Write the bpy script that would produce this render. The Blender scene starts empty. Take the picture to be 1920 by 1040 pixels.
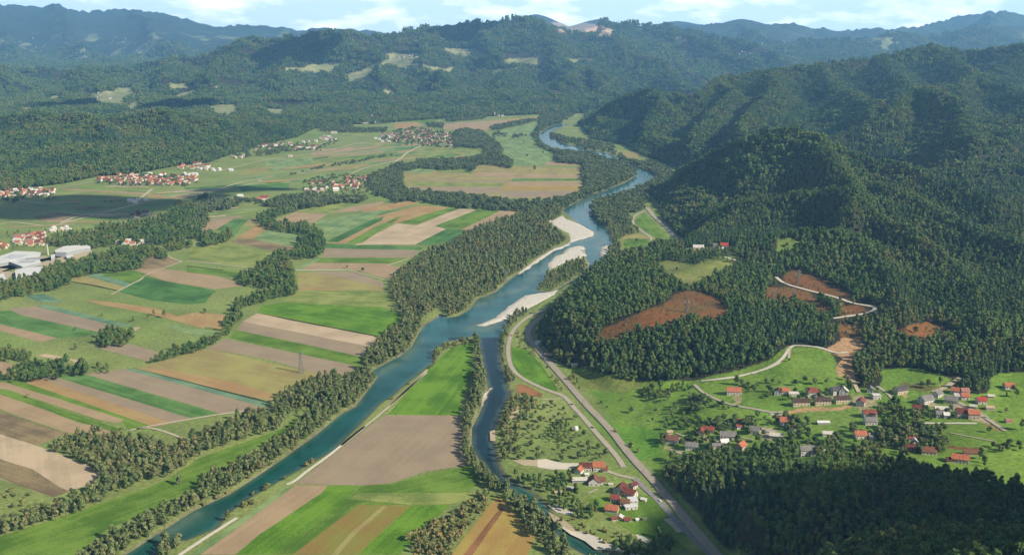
import bpy, bmesh, math, random
import numpy as np
from mathutils import Vector, Matrix
R = math.radians
random.seed(7); rng = np.random.default_rng(7)
sc = bpy.context.scene

# ------------------------------------------------------------------ camera
H = 450.0; PITCH = math.atan(470/1900); F = 1900.0
cam_d = bpy.data.cameras.new('camera'); cam = bpy.data.objects.new('camera', cam_d)
sc.collection.objects.link(cam); sc.camera = cam
cam.location = (0, 0, H); cam.rotation_euler = (math.pi/2-PITCH, 0, 0)
cam_d.sensor_width = 36; cam_d.lens = 36*F/1920; cam_d.clip_start = 1; cam_d.clip_end = 90000

# ------------------------------------------------------------------ light, sky, exposure
SUN_EL = R(34); SUN_AZ = R(-29)            # azimuth measured from +x towards +y
sun_dir = Vector((math.cos(SUN_EL)*math.cos(SUN_AZ), math.cos(SUN_EL)*math.sin(SUN_AZ), math.sin(SUN_EL)))
sd = bpy.data.lights.new('sun', 'SUN'); sd.energy = 5.0; sd.angle = R(0.5); sd.color = (1, .91, .76)
so = bpy.data.objects.new('sun', sd); sc.collection.objects.link(so)
so.rotation_euler = sun_dir.to_track_quat('Z', 'Y').to_euler(); so.location = (0, 0, 3000)
w = bpy.data.worlds.new('World'); sc.world = w; w.use_nodes = True
nt = w.node_tree; N = nt.nodes; Lk = nt.links; N.clear()
wo = N.new('ShaderNodeOutputWorld'); bg = N.new('ShaderNodeBackground'); sky = N.new('ShaderNodeTexSky')
sky.sky_type = 'NISHITA'; sky.sun_disc = False; sky.sun_elevation = SUN_EL
sky.sun_rotation = math.pi/2 - SUN_AZ; sky.altitude = 500; sky.air_density = 1.3; sky.dust_density = .8; sky.ozone_density = 1.5
tc = N.new('ShaderNodeTexCoord'); mp = N.new('ShaderNodeMapping'); mp.inputs['Scale'].default_value = (1, 1, 3.2)
nz = N.new('ShaderNodeTexNoise'); nz.inputs['Scale'].default_value = 17; nz.inputs['Detail'].default_value = 9
nz.inputs['Roughness'].default_value = .58
sx = N.new('ShaderNodeSeparateXYZ'); Lk.new(tc.outputs['Generated'], sx.inputs[0]); rp = N.new('ShaderNodeValToRGB'); rp.color_ramp.elements[0].color = (0, 0, 0, 1); rp.color_ramp.elements[0].position = .47; rp.color_ramp.elements[1].position = .68
mx = N.new('ShaderNodeMixRGB'); mx.inputs[2].default_value = (29, 29, 29, 1)
Lk.new(tc.outputs['Generated'], mp.inputs[0]); Lk.new(mp.outputs[0], nz.inputs[0]); Lk.new(nz.outputs[0], rp.inputs[0])
er = N.new('ShaderNodeMapRange'); er.inputs[1].default_value = .09; er.inputs[2].default_value = .30; er.inputs[3].default_value = 1; er.inputs[4].default_value = .12
Lk.new(sx.outputs[2], er.inputs[0]); em = N.new('ShaderNodeMath'); em.operation = 'MULTIPLY'; Lk.new(rp.outputs[0], em.inputs[0]); Lk.new(er.outputs[0], em.inputs[1]); Lk.new(em.outputs[0], mx.inputs[0]); m0 = N.new('ShaderNodeMixRGB'); m0.inputs[2].default_value = (17.5, 22.5, 26, 1); e2 = N.new('ShaderNodeMapRange'); e2.inputs[1].default_value = .02; e2.inputs[2].default_value = .22; e2.inputs[3].default_value = .75; e2.inputs[4].default_value = 0
Lk.new(sx.outputs[2], e2.inputs[0]); Lk.new(e2.outputs[0], m0.inputs[0]); Lk.new(sky.outputs[0], m0.inputs[1]); Lk.new(m0.outputs[0], mx.inputs[1]); Lk.new(mx.outputs[0], bg.inputs[0])
bg.inputs[1].default_value = .054; Lk.new(bg.outputs[0], wo.inputs[0])
sc.view_settings.view_transform = 'Standard'; sc.view_settings.look = 'None'
sc.view_settings.exposure = .78; sc.view_settings.gamma = 1
sc.cycles.use_denoising = True
sc.cycles.max_bounces = 5; sc.cycles.volume_bounces = 0; sc.cycles.diffuse_bounces = 2
sc.cycles.transparent_max_bounces = 4

# ------------------------------------------------------------------ projection helpers
ct, st = math.cos(PITCH), math.sin(PITCH)
def ray(px, py):
    """horizontal slope a=X/Y and vertical slope b=dz/Y of the photograph's pixel (1920 wide)"""
    px = np.asarray(px, float); py = np.asarray(py, float)
    u = (520-py)/F; dy = ct+u*st
    return (px-960)/F/dy, (-st+u*ct)/dy
def proj(X, Y, Z):
    dep = Y*ct-(Z-H)*st; v = Y*st+(Z-H)*ct
    return 960+F*X/dep, 520-F*v/dep, dep
def gnd(px, py, z=0.0):
    a, b = ray(px, py); Y = (z-H)/b
    return a*Y, Y
ZM = dict(A=(0,500,5.189),B=(350,500,5.189),C=(0,360,5.189),D=(350,340,5.189),E=(680,360,5.189),F=(0,220,5.189),
 G=(370,200,5.189),H=(740,200,5.189),I=(1040,220,5.189),J=(920,560,5.189),K=(900,720,5.189),L=(1130,380,5.189),
 M=(1060,660,5.189),N=(1250,840,5.189),O=(560,560,5.189),P=(480,800,5.189),R1=(0,0,2.972),R2=(640,0,2.972),
 R3=(1280,0,2.972),R4=(0,350,2.972),R5=(640,350,2.972),R6=(1280,350,2.972),S1=(0,690,2.972),S2=(640,690,2.972),
 S3=(1280,690,2.972),T1=(1220,680,5.2),T2=(1560,680,5.2),T3=(1020,840,5.2),W=(0,0,1.0))
def Q(s):
    """'A x,y x,y ...' -> array of photo pixels"""
    out = []; o = ZM['W']
    for t in s.split():
        if t in ZM: o = ZM[t]; continue
        x, y = t.split(','); out.append((o[0]+float(x)/o[2], o[1]+float(y)/o[2]))
    return np.array(out)
def inpoly(x, y, P):
    r = np.zeros(x.shape, bool); n = len(P)
    m = (x >= P[:,0].min()) & (x <= P[:,0].max()) & (y >= P[:,1].min()) & (y <= P[:,1].max())
    if not m.any(): return r
    xs, ys = x[m], y[m]; rr = np.zeros(xs.shape, bool); j = n-1
    for i in range(n):
        xi, yi = P[i]; xj, yj = P[j]
        if yi != yj:
            c = ((yi > ys) != (yj > ys)) & (xs < (xj-xi)*(ys-yi)/(yj-yi)+xi)
            rr ^= c
        j = i
    r[m] = rr; return r
def segdist(x, y, P, closed=True):
    d = np.full(x.shape, 1e9); n = len(P)
    for i in range(n if closed else n-1):
        ax, ay = P[i]; bx, by = P[(i+1) % n]; ux, uy = bx-ax, by-ay; L2 = ux*ux+uy*uy+1e-9
        t = np.clip(((x-ax)*ux+(y-ay)*uy)/L2, 0, 1)
        d = np.minimum(d, np.hypot(x-ax-t*ux, y-ay-t*uy))
    return d
def sstep(x, a, b):
    t = np.clip((x-a)/(b-a), 0, 1); return t*t*(3-2*t)
_perm = rng.random((256, 256))
def vnoise(x, y):
    xi = np.floor(x).astype(int); yi = np.floor(y).astype(int); fx = x-xi; fy = y-yi
    fx = fx*fx*fx*(fx*(fx*6-15)+10); fy = fy*fy*fy*(fy*(fy*6-15)+10)
    g = lambda a, b: _perm[a & 255, b & 255]
    return ((g(xi,yi)*(1-fx)+g(xi+1,yi)*fx)*(1-fy)+(g(xi,yi+1)*(1-fx)+g(xi+1,yi+1)*fx)*fy)*2-1
def fbm(x, y, wl, oc=4, ridged=False):
    r = 0*x; a = 1.0; t = 0
    for k in range(oc):
        v = vnoise(x/wl+17.3*k+5.1, y/wl+9.7*k-3.3)
        if ridged: v = 1-2*np.abs(v)**.9
        r = r+a*v; t += a; a *= .5; wl /= 2.03
    return r/t
def lin(c):
    return tuple((v/255/12.92 if v/255 <= .04045 else ((v/255+.055)/1.055)**2.4) for v in c)

# ------------------------------------------------------------------ geography (digitised from the photograph, placed on the ground)
FLAT = Q("W -500,1500 -500,372 -200,372 0,362 60,352 120,345 180,332 250,327 330,312 395,305 440,288 500,270 560,257 590,242 640,234 700,233 760,228 860,221 960,217 1060,213 1100,213 1085,235 1110,262 1170,272 1200,290 1240,305 1283,322 1255,345 1228,372 1238,405 1265,440 1285,458 1200,470 1150,482 1112,500 1065,550 1008,595 1000,640 1040,680 1080,700 1140,745 1200,850 1228,890 1360,1040 1440,1150 1440,1500")
RIVER = Q("W 150,1110 S1 700,1035 850,938 1080,790 1290,692 1430,600 1600,485 1760,370 1902,252 O 560,1040 620,960 780,745 700,705 880,605 1000,545 1110,455 1170,335 1230,250 1390,150 1440,180 1560,160 1680,90 1740,0 R5 860,585 940,515 1020,460 1100,400 1180,345 1270,312 1400,270 1330,210 1240,130 1300,90 1400,42 1530,0 I 90,890 180,845 450,725 690,635 790,572 790,510 650,440 480,385 260,340 80,310 0,270 H 1560,420 1450,370 1405,330 1410,270 1480,215 1560,180 1640,165 1660,180 1560,210 1500,250 1510,290 1600,350 I 0,205 60,245 200,285 350,322 500,345 600,393 780,470 960,535 990,560 860,645 640,715 450,795 350,870 R5 1385,125 1420,185 1490,245 1512,310 1482,345 1450,430 1380,485 1250,545 1130,622 1000,700 930,745 J 150,290 80,400 85,620 130,740 160,900 S2 940,120 890,225 850,320 830,370 850,450 870,540 905,600 1000,655 1060,690 1135,760 1200,860 1300,930 1420,1010 1560,1050 1700,1100 1640,1110 1400,1050 1280,985 1180,890 1105,790 1060,768 980,722 960,665 900,650 870,625 780,515 730,435 733,325 780,235 828,102 O 1785,1040 1798,960 1850,885 1845,850 1800,600 1760,400 1740,335 1690,345 1580,385 1440,405 1290,500 1295,610 1060,790 900,930 780,1010 S1 1850,450 1700,535 1540,625 1380,715 1260,800 1200,880 1040,945 930,960 840,1045 W 255,1110")
ISLE = Q("R5 1075,575 1150,485 1160,430 1200,380 1280,335 1350,322 1362,380 1385,430 1372,470 1270,530 1180,585")

def world_poly(P): X, Y = gnd(P[:,0], P[:,1]); return np.stack([X, Y], 1)
RIVW = world_poly(RIVER); ISLEW = world_poly(ISLE); FLATW = world_poly(FLAT)

cp = []      # control points (a, Y, z)
def cz(px, py, z): a, b = ray(px, py); cp.append((float(a), float((z-H)/b), z))
def cy(px, py, Y): a, b = ray(px, py); cp.append((float(a), Y, float(H+b*Y)))
def cw(px, Y, z): cp.append(((px-960)/1960, Y, z))
for i in range(len(FLAT)):
    p, q = FLAT[i], FLAT[(i+1) % len(FLAT)]; n = max(1, int(np.hypot(*(q-p))/70))
    for k in range(n):
        r = p+(q-p)*k/n
        if r[1] < 1300: cz(r[0], r[1], 0)
for px in range(-300, 1300, 130):
    for py in (250, 290, 340, 400, 480, 600, 750, 950, 1200):
        if inpoly(np.array([px*1.]), np.array([py*1.]), FLAT)[0]: cz(px, py, 0)
for s in ["1310,880,8 1400,858,14 1500,850,20 1600,856,26 1700,866,30 1800,880,32 1920,893,36 2050,900,40",
          "1300,940,12 1400,950,55 1500,950,92 1600,940,112 1700,950,145 1800,940,155 1900,950,190 1400,1040,62 1500,1040,130 1600,1040,172 1700,1040,205 1900,1040,255 1600,1250,250 1900,1250,320 2100,1000,270 2100,1200,330 1480,1250,180",
          "1150,730,2 1200,800,2 1250,750,6 1300,800,10 1300,730,12 1400,760,17 1400,820,14 1500,700,30 1500,800,20 1600,760,26 1600,820,24 1700,710,38 1700,800,27 1800,730,42 1800,830,30 1900,700,50 1900,800,36 2000,760,46",
          "1100,700,4 1200,705,10 1300,695,18 1100,650,26 1100,590,52 1150,540,68 1200,515,78 1200,600,62 1260,565,80 1300,540,84 1300,620,58 1380,600,66 1400,670,32 1060,620,30"]:
    for t in s.split(): cz(*map(float, t.split(',')))
for s in ["1280,500,1580 1340,500,1580 1240,480,1700 1340,468,1690 1400,460,1750 1300,440,1950 1460,520,1560 1550,545,1480 1640,580,1370 1565,597,1340 1500,580,1400 1480,640,1290 1560,660,1240 1700,620,1280 1850,600,1290 1920,640,1210 2050,620,1200",
          "1480,245,2500 1425,253,2530 1345,288,2650 1285,322,2820 1560,278,2500 1700,313,2350 1850,330,2450 1920,335,2350 1300,380,2450 1350,400,2150 1450,400,1950 1550,400,1900 1650,430,1750 1750,460,1650 1850,470,1640 1920,420,1750 1500,330,2200 1600,350,2130 1750,380,1980 1900,370,2000 2050,350,1900",
          "1280,185,4300 1350,152,4600 1480,126,4800 1600,112,5000 1740,87,5200 1820,94,5200 1920,84,5000 2050,75,5000 1205,170,4500 1130,205,4650 1200,230,4250",
          "1920,200,3400 1920,280,2800 1640,292,2620 1400,285,3000 1250,296,3450 2050,250,2900",
          "-200,208,3900 0,208,3950 150,207,3950 300,213,4000 420,225,4100 540,233,4500 100,280,3420 300,265,3650 -200,290,3300 450,255,4000",
          "130,192,5300 330,188,5300 0,140,7000 150,146,6800 300,142,6800 -150,140,8000 0,133,8000 150,129,8000 250,126,8000 330,111,8000 400,91,8000 480,73,8000 570,63,8000 640,64,8000 720,71,8200 800,56,9000 870,43,9000 980,39,9000 1040,51,9500 1120,43,10000 1180,39,10500 1250,51,10500 1320,63,10500 1400,85,9500 1480,100,9000 1560,110,8500 1650,88,9500 1750,74,10000 1920,64,10000 2050,60,10000",
          "560,205,5650 1300,140,7200 1300,108,8200 420,185,5900",
          "0,100,12000 150,82,14000 300,95,12000 400,75,13000 500,62,14000 390,108,10500 600,56,15000 700,60,15000 1350,62,12500 1450,68,12000 1550,72,12000 1650,66,12500 1800,56,13500 1940,52,13500 200,105,11000",
          "-150,8,18000 0,8,18000 100,14,18000 160,17,18000 230,18,18000 300,20,18000 350,32,18000 392,47,18000 450,46,18000 550,50,18000 650,53,18000 720,55,18000 770,60,18000 832,50,18000 880,58,18000 950,46,17500 1005,23,17500 1060,46,17500 1150,48,18000 1240,42,19000 1300,47,17000 1390,38,16000 1430,42,16000 1480,38,16000 1560,51,16000 1640,53,16000 1720,46,16500 1800,30,17000 1885,18,17000 1925,24,17000 2050,40,17000"]:
    for t in s.split(): cy(*map(float, t.split(',')))
RIDGES = []
for dm, s in [(26, "1255,335,2790 1345,290,2650 1425,254,2530 1480,246,2500 1535,262,2480 1600,290,2450 1700,313,2350 1790,345,2150 1860,385,1970"),
        (26, "1490,246,2500 1535,266,2350 1573,303,2150 1590,346,1980 1600,395,1800"), (22, "1350,395,2150 1420,382,2080 1480,375,2050 1540,370,2000 1620,392,1850 1700,435,1700 1765,478,1600"),
        (26, "1740,330,2420 1850,322,2500 1950,300,2600"), (18, "1640,350,2150 1740,400,1900 1850,450,1700 1930,470,1620"), (14, "1400,470,1720 1500,440,1760 1600,450,1720 1660,500,1560 1690,560,1400 1700,620,1280"), (14, "1800,500,1560 1830,560,1380 1850,620,1240"),
        (55, "1085,236,4900 1130,206,4650 1205,171,4500 1235,173,4450 1290,185,4300 1350,152,4600 1480,126,4800 1600,111,5000 1740,87,5200 1820,94,5200 1930,84,5000"),
        (50, "1215,169,4450 1228,205,4150 1200,243,3950"), (55, "1350,152,4600 1365,186,4100 1340,216,3700 1300,256,3400 1275,285,3300"), (55, "1450,128,4780 1455,165,4150 1430,205,3600 1400,240,3250 1380,268,3050"),
        (60, "1530,122,4900 1570,160,4300 1622,184,3800 1637,208,3500 1605,240,3200 1520,268,2950"), (60, "1740,87,5200 1790,111,4800 1830,138,4400 1880,160,4000 1940,180,3700"),
        (55, "1585,254,3050 1650,216,3250 1735,172,3500 1790,158,3900 1860,140,4400"), (50, "1735,172,3500 1778,204,3100 1805,240,2850 1835,262,2650"), (55, "1640,112,5000 1680,135,4500 1700,158,4100"), (45, "1950,215,3300 1900,235,3000 1880,268,2750"),
        (75, "-150,140,8000 0,134,8000 150,130,8000 250,127,8000 330,112,8000 400,92,8000 480,74,8000 570,63,8000 640,65,8000 720,72,8200 800,57,9000 870,43,9000 980,39,9000 1040,52,9500 1120,44,10000 1180,39,10500 1250,52,10500 1320,64,10500 1400,86,9500 1480,101,9000"),
        (70, "570,63,8000 545,108,7200 520,150,6500 480,188,5900"), (60, "470,76,8000 425,112,7300 385,146,6600"), (75, "640,65,8000 690,102,7400 725,150,6500 705,195,5750"), (75, "800,57,9000 790,100,7700 830,150,6500 850,198,5700"), (75, "880,43,9000 935,90,8000 965,132,7000 930,185,5900"),
        (75, "1000,40,9200 1045,92,7900 1065,135,6900 1020,188,5850"), (70, "1045,97,7800 1110,140,6700 1160,188,5750"), (70, "1120,44,10000 1185,86,8500 1245,132,7200 1290,168,6200"), (70, "1250,52,10500 1335,92,9000 1400,112,8500"), (60, "330,112,8000 300,150,6700"), (60, "150,130,8000 185,166,6300"), (60, "0,134,8000 30,165,6300"),
        (22, "-200,208,3900 0,208,3950 150,207,3950 300,213,4000 420,225,4100 545,234,4450"), (22, "60,208,3950 90,262,3600 105,320,3200"), (22, "170,208,3950 215,262,3600 235,305,3300"), (22, "300,213,4000 335,262,3700 350,298,3430"), (20, "420,225,4100 452,255,3950"),
        (90, "-150,9,18000 0,8,18000 100,14,18000 230,18,18000 300,20,18000 350,32,18000 392,47,18000 650,53,18000 832,50,18000"), (90, "100,14,18000 120,50,14500 150,82,12500"), (90, "250,19,18000 290,60,14000 330,90,12000"), (90, "-20,9,18000 -10,60,14000 20,95,12000"),
        (90, "1240,43,19000 1300,47,17000 1390,38,16000 1480,38,16000 1560,51,16000 1640,53,16000 1720,46,16500 1800,30,17000 1885,18,17000 1935,26,17000"), (90, "1390,38,16000 1420,62,12500"), (90, "1885,18,17000 1840,50,13000 1800,62,12000"), (80, "1500,72,11500 1600,72,11500 1700,66,12000 1800,57,13000 1940,52,13500")]:
    w3 = []
    for t in s.split():
        q = tuple(map(float, t.split(','))); cy(*q); A_, B_ = ray(q[0], q[1]); w3.append((float(A_)*q[2], q[2]))
    RIDGES.append((dm, np.array(w3)))
for px in range(-100, 620, 120): cw(px, 4850, 40)
cw(240, 5400, 35)
for px in range(-100, 2100, 250): cw(px, 20700, 250)
cp = np.array(cp)
_, ix = np.unique(np.round(cp[:,:2]/np.array([.004, 12.]), 0), axis=0, return_index=True); cp = cp[ix]
KA = 2.2
cx = np.stack([cp[:,0]*KA, np.log(cp[:,1])], 1); sc_z = 1/cp[:,1]**.5
def U(r2): return np.where(r2 > 1e-12, .5*r2*np.log(r2+1e-20), 0)
n = len(cx)
D2 = ((cx[:,None]-cx[None])**2).sum(2); Km = np.zeros((n+3, n+3)); Km[:n,:n] = U(D2)+np.eye(n)*4e-5
Km[:n,n] = 1; Km[:n,n+1:] = cx; Km[n,:n] = 1; Km[n+1:,:n] = cx.T
wts = np.linalg.solve(Km, np.concatenate([cp[:,2]*sc_z, [0, 0, 0]]))
NA, NL = 980, 1080
AV = np.linspace(-.78, .98, NA); LV = np.linspace(math.log(330), math.log(20800), NL)
def tps(a, l):
    r = wts[n]+wts[n+1]*a*KA+wts[n+2]*l
    for i in range(n): r = r+wts[i]*U((a*KA-cx[i,0])**2+(l-cx[i,1])**2)
    return r*np.exp(l)**.5
ga, gl = np.meshgrid(np.linspace(-.78, .98, 246), np.linspace(LV[0], LV[-1], 360))
zc = tps(ga, gl)
def bil(Z, a, l, a0, a1, l0, l1):
    m, k = Z.shape; fa = np.clip((a-a0)/(a1-a0)*(k-1), 0, k-1.001); fl = np.clip((l-l0)/(l1-l0)*(m-1), 0, m-1.001)
    i = fl.astype(int); j = fa.astype(int); u = fa-j; v = fl-i
    return (Z[i,j]*(1-u)+Z[i,j+1]*u)*(1-v)+(Z[i+1,j]*(1-u)+Z[i+1,j+1]*u)*v
GA, GL = np.meshgrid(AV, LV); GY = np.exp(GL); GX = GA*GY
Z = bil(zc, GA, GL, -.78, .98, LV[0], LV[-1])
inside = inpoly(GX, GY, FLATW); dfl = segdist(GX, GY, FLATW); dfl[inside] = 0
edge = sstep(dfl/(GY*.022), 0, 1)
Z = np.minimum(Z, 260+GY*.06)
Z = np.maximum(Z, 0)*edge+edge*dfl*.05*np.exp(-dfl/200)
hm = sstep(Z, 25, 110)
wx = GX+70*fbm(GX, GY, 420, 3)*sstep(GY, 1500, 3000)*(1+sstep(GY, 6000, 9000)*1.5); wy = GY+70*fbm(GX+5000, GY, 420, 3)*sstep(GY, 1500, 3000)*(1+sstep(GY, 6000, 9000)*1.5)
num = np.full(GX.shape, 1e9); dmx = np.zeros(GX.shape)
for dm, P2 in RIDGES:
    d_ = segdist(wx, wy, P2, False); nr = d_ < num; num = np.where(nr, d_, num); dmx = np.where(nr, dm, dmx)
dmx_s = dmx
dmx_s = dmx*2.1; cut = np.minimum(dmx_s*(1-np.exp(-num*1.05/np.maximum(dmx_s, 1))), .72*Z)
uu = GX+GY*.5; vv = GY*.8-GX*.3
rid = fbm(uu, vv, 330+GY*.03, 4, True)
Z = Z-hm*cut+hm*(rid-.3)*np.clip(9+GY*.0045, 0, 42)
Z = Z+sstep(Z, 1, 20)*fbm(GX, GY, 90, 3)*2.0
for px_, py_, Yc, k_ in ((1005, 27, 17200, .42), (1125, 36, 16800, .3), (1390, 36, 15800, .3), (832, 49, 17000, .25), (1270, 40, 18500, .18)):   # isolated far peaks
    a_, b_ = ray(px_, py_); d_ = np.hypot(GX-a_*Yc, (GY-Yc)*.6); Z = np.maximum(Z, H+b_*Yc-np.sqrt(d_**2+90**2)*k_+90*k_+fbm(GX, GY, 300, 3)*8*(d_ > 120))
Z = np.maximum(Z, 0)
# river bed cut below the fields
dr = segdist(GX, GY, RIVW); inr = inpoly(GX, GY, RIVW) & ~inpoly(GX, GY, ISLEW)
dr = np.minimum(dr, segdist(GX, GY, ISLEW)); wb = np.where(GY < 1600, 5, 5+(GY-1600)*.004)
sgn = np.where(inr, dr, -dr)
Z = np.where(sgn > -wb, Z-3.2*sstep(sgn, -wb, wb*.9), Z)
def height(X, Y):
    X = np.asarray(X, float); Y = np.asarray(Y, float)
    return bil(Z, X/Y, np.log(Y), AV[0], AV[-1], LV[0], LV[-1])
def hit(px, py):
    """ground point seen at a photo pixel"""
    a, b = ray(px, py); Ys = np.exp(np.linspace(LV[0], LV[-1], 3000)); h = height(a*Ys, Ys)
    k = np.argmax(H+b*Ys < h)
    if k == 0: k = 2999
    Yv = Ys[k]; return float(a*Yv), float(Yv), float(height(a*Yv, Yv))

# ------------------------------------------------------------------ material helpers
def mat(name, col, rough=.9, var=.12, scale=.05, bump=0, bscale=1., col2=None, spec=.2, metal=0, detail=5, coord='Object'):
    m = bpy.data.materials.new(name); m.use_nodes = True; t = m.node_tree; b = t.nodes['Principled BSDF']
    b.inputs['Roughness'].default_value = rough; b.inputs['Specular IOR Level'].default_value = spec; b.inputs['Metallic'].default_value = metal
    tcn = t.nodes.new('ShaderNodeTexCoord'); nn = t.nodes.new('ShaderNodeTexNoise')
    nn.inputs['Scale'].default_value = scale; nn.inputs['Detail'].default_value = detail
    t.links.new(tcn.outputs[coord], nn.inputs[0])
    r = t.nodes.new('ShaderNodeValToRGB'); r.color_ramp.elements[0].position = .32; r.color_ramp.elements[1].position = .68
    c2 = col2 or tuple(min(1, c*(1+var)) for c in col); c1 = col if col2 else tuple(c*(1-var) for c in col)
    r.color_ramp.elements[0].color = (*c1, 1); r.color_ramp.elements[1].color = (*c2, 1)
    t.links.new(nn.outputs[0], r.inputs[0]); t.links.new(r.outputs[0], b.inputs['Base Color'])
    if bump:
        n2 = t.nodes.new('ShaderNodeTexNoise'); n2.inputs['Scale'].default_value = bscale; n2.inputs['Detail'].default_value = 6
        bu = t.nodes.new('ShaderNodeBump'); bu.inputs['Strength'].default_value = 1; bu.inputs['Distance'].default_value = bump
        t.links.new(tcn.outputs[coord], n2.inputs[0]); t.links.new(n2.outputs[0], bu.inputs['Height']); t.links.new(bu.outputs[0], b.inputs['Normal'])
    return m
ALB = .54        # photo value of a sunlit flat surface -> albedo
def al(c, k=1.): return tuple(v*ALB*k for v in lin(c))

COL = bpy.data.collections.new('place'); sc.collection.children.link(COL)
def link(o): COL.objects.link(o); return o
def mesh_np(name, V, Fc, m=None, smooth=False):
    me = bpy.data.meshes.new(name)
    V = np.asarray(V, np.float32); me.vertices.add(len(V)); me.vertices.foreach_set('co', V.ravel())
    if isinstance(Fc, np.ndarray):
        k = Fc.shape[1]; tot = np.full(len(Fc), k); flat = Fc.ravel()
    else:
        tot = np.array([len(f) for f in Fc]); flat = np.array([i for f in Fc for i in f])
    me.loops.add(len(flat)); me.loops.foreach_set('vertex_index', flat.astype(np.int32))
    me.polygons.add(len(tot)); st_ = np.concatenate([[0], np.cumsum(tot)[:-1]])
    me.polygons.foreach_set('loop_start', st_.astype(np.int32)); me.polygons.foreach_set('loop_total', tot.astype(np.int32))
    me.polygons.foreach_set('use_smooth', np.full(len(tot), bool(smooth)))
    me.update(calc_edges=True)
    if m: me.materials.append(m)
    return me
def tag(o, label=None, cat=None, group=None, kind=None):
    if label: o['label'] = label
    if cat: o['category'] = cat
    if group: o['group'] = group
    if kind: o['kind'] = kind
    return o
def obj(name, me, parent=None, loc=(0,0,0), rz=0):
    o = bpy.data.objects.new(name, me); link(o); o.location = loc; o.rotation_euler = (0, 0, rz)
    if parent: o.parent = parent
    return o

# ------------------------------------------------------------------ terrain colour
PX, PY, _d = proj(GX, GY, Z)
cover = np.zeros((NL, NA, 3))
c_forest = np.array(al((50, 54, 32))); c_forest2 = np.array(al((70, 66, 42)))
c_mead = np.array(al((122, 150, 68))); c_mead2 = np.array(al((160, 168, 98)))
nA = fbm(GX, GY, 160, 4)[...,None]*.5+.5; nB = fbm(GX+999, GY, 35, 3)[...,None]*.5+.5
fcol = c_forest*(1-nA)+c_forest2*nA
mcol = c_mead*(1-nA)+c_mead2*nA
cover[:] = np.where(((dfl <= 6) & (GY > 250))[...,None], mcol, fcol)
# the far country beyond the last tree: woods with clearings
far = sstep(GY, 10200, 11800)[...,None]
pat = sstep(fbm(GX, GY*.5, 230, 4), .18, .32)[...,None]*sstep(420-Z, 0, 150)[...,None]
farc = np.array(al((62, 78, 48)))*(1-pat)+np.array(al((158, 165, 122)))*pat
farc = farc*(.75+.5*fbm(GX, GY, 90, 3)[...,None])
cover = cover*(1-far)+farc*far
HILLP = []; JN = fbm(GX, GY, 24, 3)*1.4; JN2 = fbm(GX+777, GY+333, 24, 3)*1.4   # treeless places on the slopes
def paint(s, c, feather=0, ymax=99999, ymin=0, trees=True, c2=None):
    global cover
    P_ = Q(s) if isinstance(s, str) else s
    m = inpoly(PX+JN*(5 if ymax < 3000 else 2.5), PY+JN2*(3 if ymax < 3000 else 1.5), P_) & (GY < ymax) & (GY > ymin)
    k = nB if c2 is not None else 0
    cc = np.array(c)*(1-k)+(np.array(c2)*k if c2 is not None else 0)
    cover = np.where(m[...,None], cc*(.85+.3*nB), cover)
    if trees: HILLP.append((P_, ymin, ymax))
G1 = al((110, 152, 48)); G1b = al((134, 162, 64)); G3 = al((140, 152, 72)); RUST = al((164, 98, 54)); RUST2 = al((96, 92, 46)); EARTH = al((205, 165, 118))
paint("W 1068,690 1100,690 1110,704 1190,716 1300,712 1370,698 1440,676 1475,650 1545,650 1562,668 1580,700 1590,728 1650,724 1655,692 1720,690 1785,708 1790,738 1850,738 1860,702 1990,690 1990,930 1880,918 1810,903 1700,888 1540,888 1485,885 1400,862 1300,882 1235,892 1215,870 1130,760", G1, c2=G1b)
paint("L 130,610 400,650 450,600 530,560 800,560 900,600 1000,540 1290,590 1220,660 1020,770 850,860 700,800 560,740 420,710 270,670", al((128,146,66)), c2=al((150,152,84)))
paint("L 560,540 840,440 1000,430 1230,420 1340,560 1000,560 840,560", al((120,136,70)))
paint("L 1690,350 1800,345 1920,380 1880,480 1700,490", al((120,140,62)))
for s in ["W 1238,578 1262,553 1290,546 1325,550 1350,563 1368,585 1350,604 1290,602 1255,612", "W 1120,640 1130,615 1180,596 1238,572 1258,585 1262,598 1240,614 1190,618 1165,640",
          "R6 560,480 640,465 750,500 850,560 930,590 975,645 900,640 700,575 560,530", "R6 470,560 560,555 700,590 760,640 835,700 820,735 700,690 620,645 520,645 460,640",
          "R6 880,670 1000,660 1030,690 880,735", "R6 1170,810 1280,770 1380,750 1565,832 1400,855 1380,885 1280,885", "R6 850,755 990,775 1020,835 880,845"]:
    paint(s, RUST, c2=RUST2, ymax=2000)
paint("R6 870,845 980,840 1010,890 1050,900 960,960 940,1010 990,1090 900,1070 850,1040 890,960 800,915", EARTH, c2=al((188,150,110)), ymax=1500)
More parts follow.
